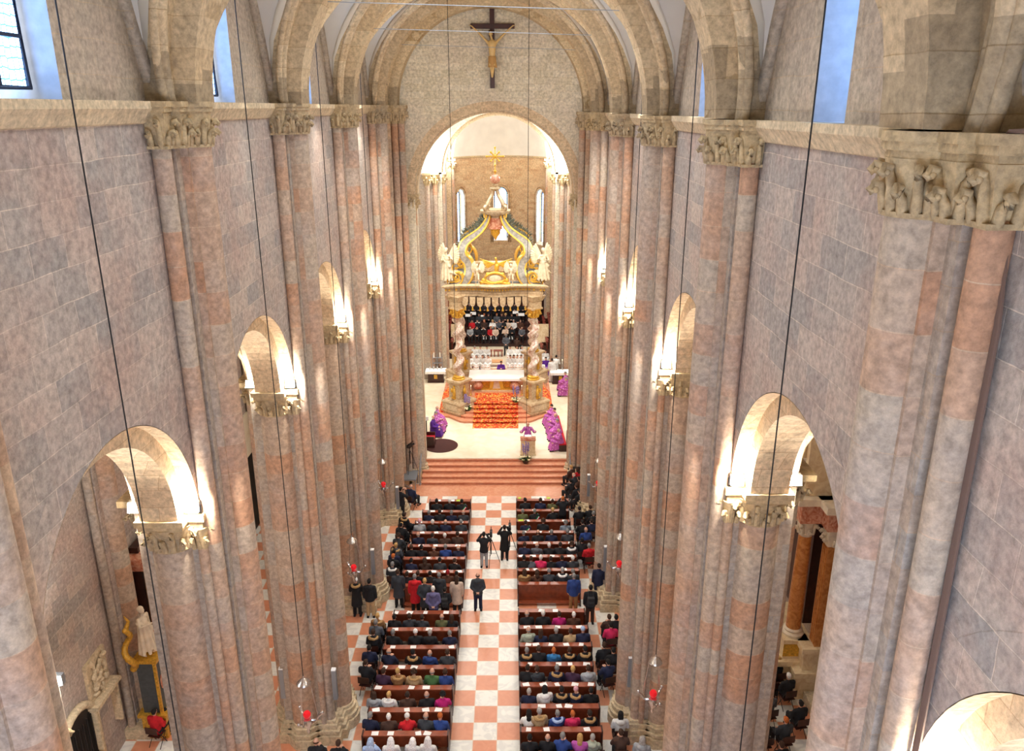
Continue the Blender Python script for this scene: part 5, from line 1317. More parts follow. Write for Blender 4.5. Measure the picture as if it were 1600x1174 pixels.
mb = MB(); mb.box(BX-1.9, BX+1.9, 52.9, 53.3, za, za+.55); mb.box(BX-2.0, BX+2.0, 52.82, 53.38, za+.5, za+.62)
tag(obj('attic_parapet', mb, M_canopy), 'pale stone parapet across the rear of the canopy top', 'parapet')

# crucifix on the end wall
r = thing('crucifix', 'large dark wooden crucifix with carved figure hung high on the end wall', 'crucifix', on_y(769.5, 138, YEND-.12))
c0 = r.location.copy(); w = lambda px, py: on_y(px, py, YEND-.12)-c0
a, b_, t = w(735, 41), w(804, 41), w(769.5, 10)
mb = MB(); mb.box(-.11, .11, -.06, .1, 0, t.z); mb.box(a.x, b_.x, -.07, .09, a.z-.11, a.z+.11); obj('cross_beam', mb, M_darkwood, r)
za_ = a.z; sx_ = b_.x*.93; hz = w(769, 53).z; fz = w(769, 118).z
mb = MB(); mb.cap((0, -.2, hz-.45), (0, -.22, hz-.95), .2, .14); mb.ell((0, -.2, hz-1.1), (.17, .14, .18)); mb.cap((-.16, -.2, hz-.42), (.16, -.2, hz-.42), .09, .09); mb.cap((0, -.2, hz-.3), (-.05, -.24, hz-.12), .06, .055)
for q in (-1, 1):
    mb.cap((q*.19, -.2, hz-.4), (q*sx_*.5, -.16, (hz-.4+za_)/2-.05), .065, .05); mb.cap((q*sx_*.5, -.16, (hz-.4+za_)/2-.05), (q*sx_*.97, -.12, za_), .05, .032); hand(mb, (q*sx_*.96, -.13, za_-.01), (q*.6, 0, .3), q)
    mb.cap((q*.09, -.2, hz-1.15), (q*.08, -.33, (hz-1.15+fz)/2+.1), .11, .07); mb.cap((q*.08, -.33, (hz-1.15+fz)/2+.1), (q*.035, -.18, fz+.12), .066, .042); mb.cap((q*.035, -.18, fz+.1), (q*.02, -.24, fz-.08), .042, .03)
hm = MB(); head(hm, (0, 0, 0), .5)
bm_rot = Matrix.Rotation(PI, 4, 'Z'); bmesh.ops.transform(hm.b, matrix=Matrix.Translation((-.06, -.27, hz)) @ bm_rot @ Matrix.Scale(1.15, 4), verts=hm.b.verts)
tmp = bpy.data.meshes.new('t'); hm.b.to_mesh(tmp); mb.b.from_mesh(tmp); hm.b.free(); bpy.data.meshes.remove(tmp)
M_carved = plain('carved_limewood', srgb(206, 172, 112), .5, noise=.12, nscale=4)
remeshed(mb, M_carved, .022, 'carved_figure', r)
mb = MB(); mb.ell((0, -.21, hz-1.15), (.2, .17, .2)); mb.cyl((0, -.21, hz-1.0), (0, -.22, hz-1.5), .18, .2, 14); mb.cap((.12, -.3, hz-1.1), (.2, -.3, hz-1.5), .06, .04, 8); remeshed(mb, plain('loincloth', srgb(180, 136, 76), .6), .022, 'loincloth', r)
mb = MB(); mb.ell((-.06, -.22, hz+.05), (.12, .13, .12)); mb.ell((-.06, -.18, hz-.08), (.1, .08, .14)); remeshed(mb, M_darkwood, .02, 'hair', r)

# ambo, flowers, seats, tables
p = on_z(825, 712, ZS)
r = thing('ambo', 'pale stone ambo with sloping reading board at the front of the sanctuary', 'lectern', (p.x, p.y, ZS))
mb = MB(); mb.box(-.42, .42, 0, .4, 0, .95); mb.box(-.46, .46, -.04, .44, 0, .1); obj('stone_body', mb, M_cream, r)
mb = MB(); mb.prism([(-.45, -.05), (.45, -.05), (.45, .45), (-.45, .45)], .95, 1.02); mb.prism([(-.42, -.02), (.42, -.02), (.42, .42), (-.42, .42)], 1.02, 1.12, [(-.42, .0), (.42, 0), (.42, .1), (-.42, .1)]); obj('reading_board', mb, M_pinkmarble, r)
mb = MB(); mb.box(-.2, .2, .5-.38, .5-.1, 1.1, 1.14); tag(obj('open_book', mb, M_paper), 'open white book lying on the ambo board', 'book').location = (p.x, p.y-.0, ZS)
person((p.x, p.y+.75, ZS), PI, 'H', 'bg', 'P', 'person in purple vestment reading at the ambo, arms spread', None, outfit='vest')
def bouquet(p, label, h=1.0, w=.5):
    r = thing('flower_arrangement', label, 'flowers', p, 0, 'flower arrangements'); rr = random.Random(int(p[0]*100))
    mb = MB(); mb.lathe([(.12, 0), (.18, .1), (.2, .22), (.16, .25)], n=14); obj('pot', mb, M_darkwood, r, True, auto=40)
    mb = MB()
    for i in range(60):
        a, e = rr.uniform(0, 2*PI), rr.uniform(.1, 1.2); L_ = rr.uniform(.25, w); d = Vector((cos(a)*cos(e), sin(a)*cos(e), sin(e)*.8)); s0 = Vector((0, 0, .22)); mb.tube([s0, s0+d*L_*.6, s0+d*L_-Vector((0, 0, .05))], lambda t: .035*(1-t)+.006, 4)
    obj('foliage', mb, M_green, r)
    for i in range(9):
        mb = MB(); a = rr.uniform(0, 2*PI); R_ = rr.uniform(.1, w*.75); c_ = Vector((R_*cos(a), R_*sin(a)-.08, .34+rr.uniform(-.08, .14)))
        for k in range(7): mb.ell(c_+Vector((.035*cos(k*.9), .035*sin(k*.9), .01)), (.045, .045, .03), 6, 4)
        obj('cream_rose', mb, M_flowerw, r, True)
    for i in range(7):
        mb = MB(); a = rr.uniform(0, 2*PI); c_ = Vector((.12*cos(a), .1*sin(a), .3)); hh = h*rr.uniform(.75, 1)
        mb.cyl(c_, c_+Vector((.05*cos(a), .05*sin(a), hh)), .01, n=5)
        for k in range(9): mb.ell(c_+Vector((.05*cos(a)+.02*cos(k*2), .05*sin(a)+.02*sin(k*2), hh*(.5+.06*k))), (.045, .045, .035), 6, 4)
        obj('lilac_spike', mb, M_flowerp, r, True)
p = on_z(821, 724, .66); bouquet((p.x, 41.75, .64), 'cream and lilac flowers on the steps before the ambo')
p = on_z(730, 648, ZS+.15); bouquet((p.x, p.y, ZS+.3), 'cream and lilac flowers on the altar steps, left of the carpet')
p = on_z(806, 630, ZS+.6); bouquet((p.x, p.y-.15, ZS+.6), 'cream and lilac flowers on the altar steps, right of the carpet')
p = on_z(640, 745, .5); bouquet((p.x, p.y, 0), 'potted white and red flowers left of the sanctuary steps', .5)
p = on_z(689, 697, ZS)
mb = MB(); mb.lathe([(.0, 0), (1.0, 0), (1.02, .03), (.0, .035)], p.x, p.y, 36, ZS+.002); tag(obj('round_rug', mb, M_brown_rug), 'round dark brown rug before the throne at the left of the sanctuary', 'rug')
p = on_z(674, 700, ZS)
r = thing('throne', 'dark wooden throne with red velvet cushion at the sanctuary left', 'chair', (p.x-.15, p.y+.35, ZS), -PI/2)
mb = MB(); mb.box(-.35, .35, -.3, .35, 0, .42); obj('seat_box', mb, M_darkwood, r)
mb = MB(); mb.box(-.33, .33, -.28, .33, .42, .52); obj('cushion', mb, M_redcush, r)
mb = MB(); mb.box(-.35, .35, -.38, -.3, 0, 1.35); obj('backrest', mb, M_darkwood, r)
for q in (-1, 1): mb = MB(); mb.box(min(q*.35, q*.42), max(q*.35, q*.42), -.34, .34, 0, .72); obj('armrest', mb, M_darkwood, r)
def bench(p, L_, label, rz):
    r = thing('bench', label, 'bench', p, rz, 'red cushioned benches')
    mb = MB(); mb.box(-L_/2, L_/2, -.22, .22, .0, .4); obj('seat_box', mb, M_darkwood, r)
    mb = MB(); mb.box(-L_/2+.02, L_/2-.02, -.21, .21, .4, .49); obj('cushion', mb, M_redcush, r)
pr = [(874, 672), (871.5, 657), (869, 648), (867, 640), (863, 634)]
for i, (px, py) in enumerate(pr):
    p = on_z(px, py, ZS+1.27)
    person((p.x, p.y, ZS), PI/2+.25, 'A' if i % 2 else 'B', ['bw', 'sg', 'bg', 'sd', 'sd'][i], 'P', 'person in purple vestment on the right sanctuary bench, %s from the front' % ORD[i], 'vested clergy on the right bench', outfit='vest')
p0, p1 = on_z(876, 672, ZS+1.27), on_z(867, 634, ZS+1.27); bench(((p0.x+p1.x)/2+.1, (p0.y+p1.y)/2, ZS), 4.6, 'long red cushioned bench at the right of the sanctuary', PI/2+.04)
for i, (px, py, c) in enumerate(((676, 652, 'V'), (680, 645, 'P'), (682.5, 637, 'P'))):
    p = on_z(px, py, ZS+1.27); person((p.x, p.y, ZS), -PI/2-.2, 'AB'[i % 2], ['bw', 'sg', 'bg'][i], c, 'person in %s vestment seated at the sanctuary left, %s from the front' % ('violet' if c == 'V' else 'purple', ORD[i]), 'vested clergy on the left seats', outfit='vest' if c == 'P' else 'alb')
p0 = on_z(681, 641, ZS+1.27); bench((p0.x-.1, p0.y, ZS), 1.8, 'short red cushioned bench behind the throne at the left', PI/2)
for i, (px, py) in enumerate(((884, 583), (885.5, 592))):
    p = on_z(px, py, ZS+1.27); person((p.x, p.y, ZS), PI/2, 'A', 'sg', 'P', 'person in purple vestment seated beside the right side table, %s one' % ('rear', 'front')[i], None, outfit='vest')
def sidetable(px, py, label, lab2, w=.75):
    p = on_z(px, py, ZS+.9); r = thing('side_table', label, 'table', (p.x, p.y, ZS), 0, 'side tables')
    mb = MB(); mb.box(-w*.75, w*.75, -.3, .3, 0, .86); mb.box(-w*.8, w*.8, -.34, .34, 0, .08); obj('cabinet', mb, M_darkwood, r)
    mb = MB(); mb.box(-.12, .12, -.32, -.3, .3, .6); obj('carved_emblem', mb, M_gold, r)
    mb = MB(); mb.box(-w, w, -.45, .45, .87, .89); mb.grid(lambda u, v: (-w+2*w*u, -.45-.01*sin(u*40), .885-.18*v), 40, 1)
    o = tag(obj('table_cloth', mb, M_cloth), lab2, 'tablecloth'); o.location = (p.x, p.y, ZS); return p
p = sidetable(681, 578, 'dark wooden side table left of the canopy', 'white cloth on the side table left of the canopy')
for i in range(4): mb = MB(); mb.lathe([(.03, 0), (.035, .04), (.012, .07), (.012, .12), (.045, .18), (.05, .24)], n=10); o = tag(obj('chalice', mb, M_silver, None, True, auto=40), 'small silver vessel on the left side table, %s from the left' % ORD[i], 'vessel', 'vessels on the side table'); o.location = (p.x-.45+.28*i, p.y+.1, ZS+.89)
p = sidetable(875.5, 580, 'dark wooden side table right of the canopy', 'white cloth on the side table right of the canopy')
for i, q in enumerate((-.3, .15)): candlestick((p.x+q, p.y+.3, ZS+.89), .75, '%s tall lit candle on the right side table' % ('left', 'right')[i], 'candles on the side table', M_silver)

# ------------------------------------------------------------------ clergy and choir behind the altar
def at2(cx, cy): return 685+cx/8.383, 450+cy/8.383
def seated_row(L_, y, z, label, group, outfit, fmt, rz=PI, poses='ABCA', chairs=None):
    for i, t in enumerate(L_):
        px, _ = at2(t[0], 0); x = on_y(px, 450+t[1]/8.383, y).x
        c = t[3]; person((x, y, z), rz+rp.uniform(-.2, .2), rp.choice(poses), t[2], c, fmt % (hair_words(t[2]), CN[c], ORD[i]), group, t[4] if len(t) > 4 else '', outfit=outfit)
def long_bench(x0, x1, y, z, label, m=None, h=.45, nm='bench'):
    r = thing(nm, label, 'bench', ((x0+x1)/2, y, z)); w = (x1-x0)/2
    mb = MB(); mb.box(-w, w, -.2, .22, h-.05, h); obj('seat', mb, m or M_wood, r)
    for q in (-1, 0, 1): mb = MB(); mb.box(q*(w-.08)-.04, q*(w-.08)+.04, -.18, .2, 0, h-.05); obj('leg', mb, m or M_darkwood, r)
seated_row([(355, 785, 'sd', 'w'), (475, 770, 'sg', 'w'), (550, 780, 'sb', 'w'), (635, 795, 'sd', 'w')], 60.3, ZS, 0, 'clergy in white behind the altar', 'alb', 'person in white alb, %s, %.0s rear left group behind altar, %s from left', poses='AC')
seated_row([(405, 925, 'sd', 'w'), (500, 915, 'sg', 'w'), (580, 930, 'sb', 'w'), (650, 930, 'sd', 'w')], 57.9, ZS, 0, 'clergy in white behind the altar', 'alb', 'person in white alb, %s, %.0s front left group behind altar, %s from left', poses='AC')
seated_row([(940, 785, 'sd', 'w'), (1030, 770, 'sb', 'w'), (1095, 775, 'sg', 'w')], 60.3, ZS, 0, 'clergy in white behind the altar', 'alb', 'person in white alb, %s, %.0s rear right group behind altar, %s from left', poses='AC')
seated_row([(942, 925, 'sb', 'w'), (988, 925, 'sd', 'w'), (1035, 928, 'sb', 'w'), (1085, 930, 'sd', 'w')], 57.9, ZS, 0, 'clergy in white behind the altar', 'alb', 'person in white alb, %s, %.0s front right group behind altar, %s from left', poses='AC')
seated_row([(1325, 780, 'sd', 'w'), (1405, 775, 'sb', 'w')], 59.2, ZS, 0, 'clergy in white behind the altar', 'alb', 'person in white alb, %s, %.0s by the right choir pillar, %s from left', poses='AC')
for (a, b_, y, l_) in ((-3.2, -1.2, 60.2, 'rear left'), (-3.0, -1.0, 57.8, 'front left'), (.9, 2.6, 60.2, 'rear right'), (.8, 2.5, 57.8, 'front right')): long_bench(a, b_, y+.05, ZS, 'brown bench under the white-robed clergy behind the altar, '+l_)
p = on_y(783, 570, 56.4); person((p.x, 56.4, ZS), PI, 'B', 'sk', 'V', 'person in violet robe bowing behind the middle of the altar', None, outfit='alb')
for i in range(3):
    mb = MB(); mb.box(-.9, 1.0, 57.0+.35*i, 57.36+.35*i, ZS, ZS+.12*(i+1)); tag(obj('choir_step', mb, M_step if i % 2 else M_sanct), 'low choir step behind the altar, %s one from the front' % ORD[i], 'step', 'choir steps')
for (px, py, zz, pose, h, c, out, lab, rz) in ((853, 560, 1.27, 'A', 'sk', 'V', 'alb', 'person in violet robe seated right of the canopy', PI), (862.5, 563, 1.66, 'D', 'sk', 'w', 'alb', 'dark-haired person in white alb standing right of the canopy, nearer the altar', .2),
    (869, 558, 1.66, 'G', 'sk', 'w', 'alb', 'dark-haired person in white alb standing by the right side table', -.3), (846, 566, 1.27, 'A', 'sb', 'w', 'alb', 'person in white alb seated close to the right rear column', PI)):
    p = on_z(px, py, ZS+zz); person((p.x, p.y, ZS), rz, pose, h, c, lab, 'servers right of the canopy', outfit=out)
CH = [('front', 65.3, .25, 0, [(415, 545, 'lb', 'l'), (505, 555, 'sb', 'k'), (590, 545, 'sd', 'k', 'W'), (685, 530, 'so', 'r'), (745, 535, 'sl', 'e'), (880, 545, 'sy', 'e'), (955, 540, 'lb', 'k'), (1095, 535, 'sb', 'g')]),
      ('second', 66.4, .55, 0, [(440, 455, 'sk', 'r'), (510, 465, 'sb', 'k', 'W'), (600, 465, 'lo', 'd'), (710, 440, 'ly', 'w'), (800, 470, 'sg', 'g'), (850, 470, 'sb', 'k'), (910, 440, 'sy', 'e'), (985, 455, 'sl', 'w'), (1075, 430, 'lb', 'x')]),
      ('third', 67.6, .8, 0, [(430, 385, 'sb', 'k'), (530, 360, 'sb', 'G'), (600, 415, 'so', 'G'), (655, 385, 'sd', 'k'), (765, 365, 'so', 'g'), (830, 390, 'sk', 'k'), (882, 350, 'uy', 'k'), (960, 380, 'sb', 'k'), (1030, 405, 'sd', 'k')]),
      ('fourth', 68.8, 1.0, 1, [(365, 300, 'sk', 'k'), (405, 235, 'sg', 'k'), (462, 310, 'sd', 'k'), (520, 335, 'sd', 'k'), (600, 300, 'sk', 'k'), (660, 300, 'sg', 'n'), (725, 300, 'sb', 'k'), (785, 300, 'bg', 'k'), (890, 250, 'sb', 'k'), (945, 295, 'sd', 'k'), (1000, 290, 'sk', 'k'), (1060, 295, 'sb', 'k'), (1110, 260, 'sd', 'k')])]
for k, (nm, y, dz, st, L_) in enumerate(CH):
    for i, t in enumerate(L_):
        px, py = at2(t[0], t[1]); zh = 1.66 if st else 1.27
        x = on_y(px, py, y).x; c = t[3]
        person((x, y, ZS+dz), PI+rp.uniform(-.2, .2), 'G' if st else rp.choice('ABC'), t[2], c, 'choir singer, %s, %s clothes, %s row, %s from left' % (hair_words(t[2]), CN[c], nm, ORD[i]), 'choir singers', t[4] if len(t) > 4 else '', legs='k')
    mb = MB(); mb.box(-3.3, 3.2, y-.55, y+.65, ZS, ZS+dz); tag(obj('choir_riser', mb, M_darkwood), 'dark platform carrying the %s row of the choir' % nm, 'riser', 'choir risers')
for i, (a, b_, w) in enumerate(((605, 655, .3), (720, 655, .62), (960, 655, .4), (390, 360, .5), (455, 335, .5), (1010, 320, .5), (1085, 350, .55), (580, 375, .35))):
    px, py = at2(a, b_); y = 65.0 if b_ > 500 else 68.5; p = on_y(px, py, y); mb = MB(); mb.prism([(-w/2, -.14), (w/2, -.14), (w/2, .14), (-w/2, .14)], 0, .012)
    o = tag(obj('music_folder', mb, M_paper), 'open white music held by the choir, %s' % ('front row, %s from left' % ORD[i] if i < 3 else 'rear row, %s from left' % ORD[i-3]), 'sheet music', 'music sheets of the choir'); o.location = p; o.rotation_euler = (rad(50), 0, rad(rp.uniform(-8, 8)))
p = on_z(at2(885, 650)[0], at2(885, 650)[1], ZS+1.66+.2); person((p.x, 62.2, ZS), -.1, 'E', 'sg', 'g', 'choir conductor in grey suit standing before the singers', None, legs='G')
p = on_z(at2(1030, 680)[0], at2(1030, 680)[1], ZS+1.27); person((p.x, 63.0, ZS), -.5, 'B', 'sd', 'd', 'person in dark brown bending over beside the conductor', None)
for i, (a, b_) in enumerate(((335, 490), (565, 705), (720, 845))):
    xa, xb = on_y(at2(a, 0)[0], 540, 62).x, on_y(at2(b_, 0)[0], 540, 62).x; long_bench(xa, xb, 62.0, ZS, 'low curved brown bench between clergy and choir, %s from left' % ORD[i], M_wood, .5)
p = on_y(at2(740, 860)[0], at2(740, 860)[1], 58.9); r = thing('low_table', 'pale wooden low table between the robed groups', 'table', (p.x, 59.3, ZS)); mb = MB(); mb.box(-.6, .6, -.35, .35, .4, .46); obj('table_top', mb, plain('pale_oak', srgb(216, 160, 104), .5), r)
for q in (-1, 1):
    mb = MB(); mb.box(q*.5-.04, q*.5+.04, -.3, .3, 0, .4); obj('leg', mb, M_wood, r)
for s in (-1, 1):
    for j in range(3):
        r = thing('choir_stall', 'dark carved choir stall row on the %s side of the choir, %s tier' % (side[s], ('lowest', 'middle', 'highest')[j]), 'choir stall', (s*(3.35+.42*j), 65.5, ZS), 0, 'carved choir stalls')
        mb = MB(); a, b_ = sorted((0, s*.42)); mb.box(a, b_, -4.2, 4.2, 0, .35+.45*j); obj('platform', mb, M_darkwood, r)
        mb = MB(); a, b_ = sorted((s*.02, s*.08)); mb.box(a, b_, -4.2, 4.2, .35+.45*j, .95+.45*j); mb.box(a-.1, b_+.1, -4.2, 4.2, .93+.45*j, .98+.45*j); obj('desk_front', mb, plain('stall_red', srgb(120, 44, 32), .4) if not bpy.data.materials.get('stall_red') else bpy.data.materials['stall_red'], r)
        for i in range(9): mb = MB(); a, b_ = sorted((s*.08, s*.4)); mb.box(a, b_, -4.1+i, -4.05+i, .35+.45*j, 1.05+.45*j); obj('seat_divider', mb, M_darkwood, r)
    r = thing('stall_canopy_wall', 'tall dark panelled back of the choir stalls, %s side' % side[s], 'panelling', (s*4.45, 65.5, ZS))
    mb = MB(); a, b_ = sorted((0, s*.08)); mb.box(a, b_, -4.5, 4.4, 0, 4.2); obj('panel_board', mb, M_darkwood, r)
    for i in range(10): mb = MB(); a, b_ = sorted((-s*.08, 0)); mb.box(a, b_, -4.4+i*.95, -4.32+i*.95, 1.2, 4.2); obj('pilaster_strip', mb, M_wood, r)
mb = MB(); mb.grid(lambda u, v: ((RA-.12)*cos(PI*u), 70+(RA-.12)*sin(PI*u), ZS+4.6*v), 24, 1); tag(obj('apse_panelling', mb, M_darkwood), 'dark curved wooden panelling round the foot of the apse', 'panelling')
r = thing('organ', 'dark positive organ case standing right behind the singers', 'organ', (2.9, 70.6, ZS)); mb = MB(); mb.box(-.8, .8, -.3, .4, 0, 2.4); obj('case', mb, M_darkwood, r)
for i in range(9): mb = MB(); mb.cyl((-.64+.16*i, -.33, 1.2), (-.64+.16*i, -.33, 2.2-.05*abs(i-4)), .05, n=10); obj('pipe', mb, M_iron, r, True, auto=40)
for i, (cx, w) in enumerate(((95, 0), (1420, 0))):  # pale boards stand in for the brightly lit choir floor
    px, py = at2(cx, 480); p = on_y(px, py, 61.5)
    mb = MB(); mb.box(-.55, .55, -.02, .02, 0, 1.6); o = tag(obj('lit_floor_board', mb, M_cream), 'pale board standing in for lit floor before the choir stalls, %s side' % ('left', 'right')[i], 'board'); o.location = (max(-3.0, min(3.0, p.x))*1.15, 62.6, ZS+.9); o.rotation_euler = (rad(-20), 0, 0)
# silver rack with candles, left
p = on_z(697, 560, ZS); r = thing('votive_rack', 'grey metal rack with white candles at the left of the choir', 'rack', (p.x-.1, 57.0-.9, ZS))
for x in (-.45, -.1, .25): mb = MB(); mb.cyl((x, 0, 0), (x, 0, 2.0), .025, n=8); obj('upright', mb, M_alu, r)
for z in (.3, .8, 1.3, 1.7): mb = MB(); mb.box(-.47, .27, -.1, .1, z, z+.03); obj('shelf', mb, M_alu, r)
for x in (-.35, .1): mb = MB(); mb.cyl((x, 0, 1.73), (x, 0, 2.1), .04, n=10); obj('candle', mb, M_wax, r, True, auto=40)

# ------------------------------------------------------------------ steps: rails, camera crane, stage, group at the right
for s in (-1, 1):
    r = thing('stair_rail', 'grey tubular rail along the %s edge of the sanctuary steps' % side[s], 'railing', (s*4.2, 41.2, 0))
    mb = MB(); mb.tube([(0, -1.0, .95), (0, 1.0, 1.8), (0, 2.6, 1.8)], .035, 8); mb.tube([(0, -1.0, .5), (0, 1.0, 1.3), (0, 2.6, 1.3)], .025, 8); obj('rail', mb, M_alu, r, True)
    for y, z in ((-1, .95), (1.0, 1.8), (2.6, 1.8)): mb = MB(); mb.cyl((0, y, max(0, z-1.0)), (0, y, z), .035, n=8); obj('post', mb, M_alu, r, True, auto=40)
r = thing('stage_box', 'grey cloth-covered stage box left of the steps', 'platform', (-4.75, 39.9, 0))
mb = MB(); mb.box(-.5, .45, -.6, .6, .72, .8); obj('deck', mb, M_alu, r)
for x in (-.45, .4):
    for y in (-.55, .55): mb = MB(); mb.cyl((x, y, 0), (x, y, .72), .025, n=8); obj('leg', mb, M_alu, r)
mb = MB(); mb.cyl((-.45, -.56, .08), (.4, -.56, .68), .015, n=6); mb.cyl((.4, -.56, .08), (-.45, -.56, .68), .015, n=6); obj('cross_brace', mb, M_alu, r)
tripod((-4.7, 40.3, .8), 'black tripod carrying the camera crane left of the steps'); vcam((-4.7, 40.3, 2.28), 'video camera on the crane tripod left of the steps', -.6)
r = thing('camera_crane', 'slender black camera crane arm reaching over the steps at left', 'camera crane', (-4.9, 41.2, ZS)); mb = MB(); mb.cyl((0, 0, 1.5), (.9, 1.3, 2.0), .03, n=8); mb.cyl((0, 0, 1.5), (-.3, -.6, 1.3), .05, n=8); obj('arm', mb, M_iron, r)
mb = MB(); mb.cyl((0, 0, 0), (0, 0, 1.5), .04, n=8); obj('post', mb, M_iron, r)
person((-5.0, 41.9, ZS), -.8, 'F', 'sk', 'k', 'person in dark clothes working the camera left of the steps', None, legs='T')
r = thing('display_screen', 'small bright screen on a dark stand at the left pier edge', 'screen', tuple(on_z(666, 655, ZS+1.4)-Vector((0, 0, 1.4)))); mb = MB(); mb.cyl((0, 0, 0), (0, 0, 1.3), .03, n=8); obj('stand', mb, M_iron, r); mb = MB(); mb.box(-.14, .14, -.02, .02, 1.3, 1.55); obj('screen_panel', mb, M_paper, r)
GR = [(896, 706, 'sb', 'r', 'A'), (901, 718, 'sd', 'M', 'C'), (893, 730, 'sy', 'd', 'A'), (903, 733, 'lb', 'r', 'B'), (897, 742, 'bw', 'G', 'A'), (905, 748, 'sd', 'x', 'C'), (892, 752, 'sk', 'k', 'B'), (901, 760, 'sb', 'k', 'A'), (906, 768, 'sk', 'k', 'A')]
for i, (px, py, h, c, ps) in enumerate(GR):
    p = on_z(px, py, 1.27); person((p.x, p.y, 0), .7, ps, h, c, 'person, %s, %s clothes, right of the steps, %s from back' % (hair_words(h), CN[c], ORD[i]), 'group seated right of the steps', '')
    chair((p.x, p.y-.05, 0), .7, 'chair in the group right of the steps, %s from the back' % ORD[i])
for i, (px, py) in enumerate(((895, 697), (902, 725))):
    p = on_z(px, py, 1.3); r = thing('music_stand', 'dark music stand among the group right of the steps, %s one' % ('rear', 'front')[i], 'music stand', (p.x, p.y, 0)); mb = MB(); mb.cyl((0, 0, 0), (0, 0, 1.1), .02, n=8); mb.cyl((-.25, -.2, 0), (0, 0, .3), .012, n=6); mb.cyl((.25, -.2, 0), (0, 0, .3), .012, n=6); mb.cyl((0, .28, 0), (0, 0, .3), .012, n=6); obj('stand', mb, M_iron, r)
    mb = MB(); mb.prism([(-.25, -.16), (.25, -.16), (.25, .0), (-.25, .0)], 1.05, 1.07, [(-.25, 0), (.25, 0), (.25, .12), (-.25, .12)]); obj('desk', mb, M_iron, r)

# ------------------------------------------------------------------ tie rods, cables, hanging lamps, speakers
for k, (a, b_) in zip((3, 4, 5), ((585, 925), (585, 925), (585, 925))):
    x1 = sqrt(max(0, RT**2-2.5**2)); mb = MB(); mb.cyl((XC-x1-.15, YK[k], z0(XC-x1)+2.5), (XC+x1+.15, YK[k], z0(XC+x1)+2.5), .011, n=8)
    tag(obj('tie_rod', mb, M_alu), 'thin iron tie rod across the vault arch, %s before the end wall' % ('third', 'second', 'last')[k-3], 'tie rod', 'tie rods of the vault')
LZ = {-1: [3.2, 3.4, 3.65, 3.45], 1: [4.0, 4.1, 3.8, 3.5]}
for s in (-1, 1):
    for i in range(4):
        y = 11.3+7.3*i-.1; x = s*5.0 if s < 0 else 4.86; zl = LZ[s][i]
        mb = MB(); mb.cyl((x, y, zl+1.45), (x, y, 23.2), .012, n=6)
        tag(obj('suspension_cable', mb, M_cable), 'thin black cable hanging down the %s wall, %s from the near end' % (side[s], ORD[i]), 'cable', 'lamp cables')
        r = thing('sanctuary_lamp', 'silver hanging lamp with red glass before the %s wall, %s from the near end' % (side[s], ORD[i]), 'hanging lamp', (x, y, zl), .3*s, 'silver hanging lamps')
        mb = MB(); mb.lathe([(.02, 1.5), (.03, 1.42), (.17, 1.3), (.2, 1.24), (.16, 1.2)], n=16); obj('ceiling_rose', mb, M_silver, r, True, auto=40)
        for a in range(3): mb = MB(); t = a*2*PI/3+.5; mb.cyl((.17*cos(t), .17*sin(t), 1.22), (.3*cos(t), .3*sin(t), .1), .008, n=5); obj('chain', mb, M_silver, r)
        mb = MB(); mb.lathe([(.02, -.5), (.05, -.42), (.03, -.36), (.09, -.25), (.14, -.1), (.1, .0), (.16, .05)], n=16)
        for a in range(3): t = a*2*PI/3+.5; mb.tube([(.1*cos(t), .1*sin(t), -.05), (.24*cos(t), .24*sin(t), -.08), (.32*cos(t), .32*sin(t), .06), (.42*cos(t), .42*sin(t), .12)], .03, 6); mb.ell((.42*cos(t), .42*sin(t), .15), .05, 8, 6)
        obj('silver_body', mb, M_silver, r, True, auto=50)
        mb = MB(); mb.lathe([(.06, .05), (.10, .11), (.11, .18), (.08, .24)], n=16); obj('red_glass', mb, M_red, r, True, auto=40)
for i, x in enumerate((-1.75, 1.62)):
    mb = MB(); mb.cyl((x, 36.0, 9.5 if i == 0 else 5), (x, 36.0, 24.6), .012, n=6); tag(obj('suspension_cable', mb, M_cable), 'thin black cable hanging before the end arch, %s one' % ('left', 'right')[i], 'cable')
def speaker(px, y0_, y1_, s, xw, label):
    a = on_x(px, y1_, xw); b_ = on_x(px, y0_, xw)
    p = on_z(px, y1_, 1.7)
    r = thing('column_speaker', label, 'loudspeaker', (p.x, p.y, 1.7), 0, 'column loudspeakers'); mb = MB(); mb.box(-.07, .07, -.07, .07, 0, 1.15); obj('case', mb, M_alu, r); mb = MB(); mb.box(-.072, .072, -.072, .072, 1.13, 1.17); obj('cap', mb, M_paper, r)
for px, a, b_, s, l_ in ((525, 1052, 1092, -1, 'on the inner face of the third left pier'), (444, 1050, 1090, -1, 'on the aisle side of the third left pier'), (584, 864, 897, -1, 'on the inner face of the fourth left pier'), (622, 745, 795, -1, 'on the inner face of the last left pier'),
                         (983, 1036, 1072, 1, 'on the inner face of the third right pier'), (945, 858, 892, 1, 'on the inner face of the fourth right pier'), (919, 740, 775, 1, 'on the inner face of the last right pier')):
    speaker(px, a, b_, s, s*4.4, 'slim grey column loudspeaker '+l_)

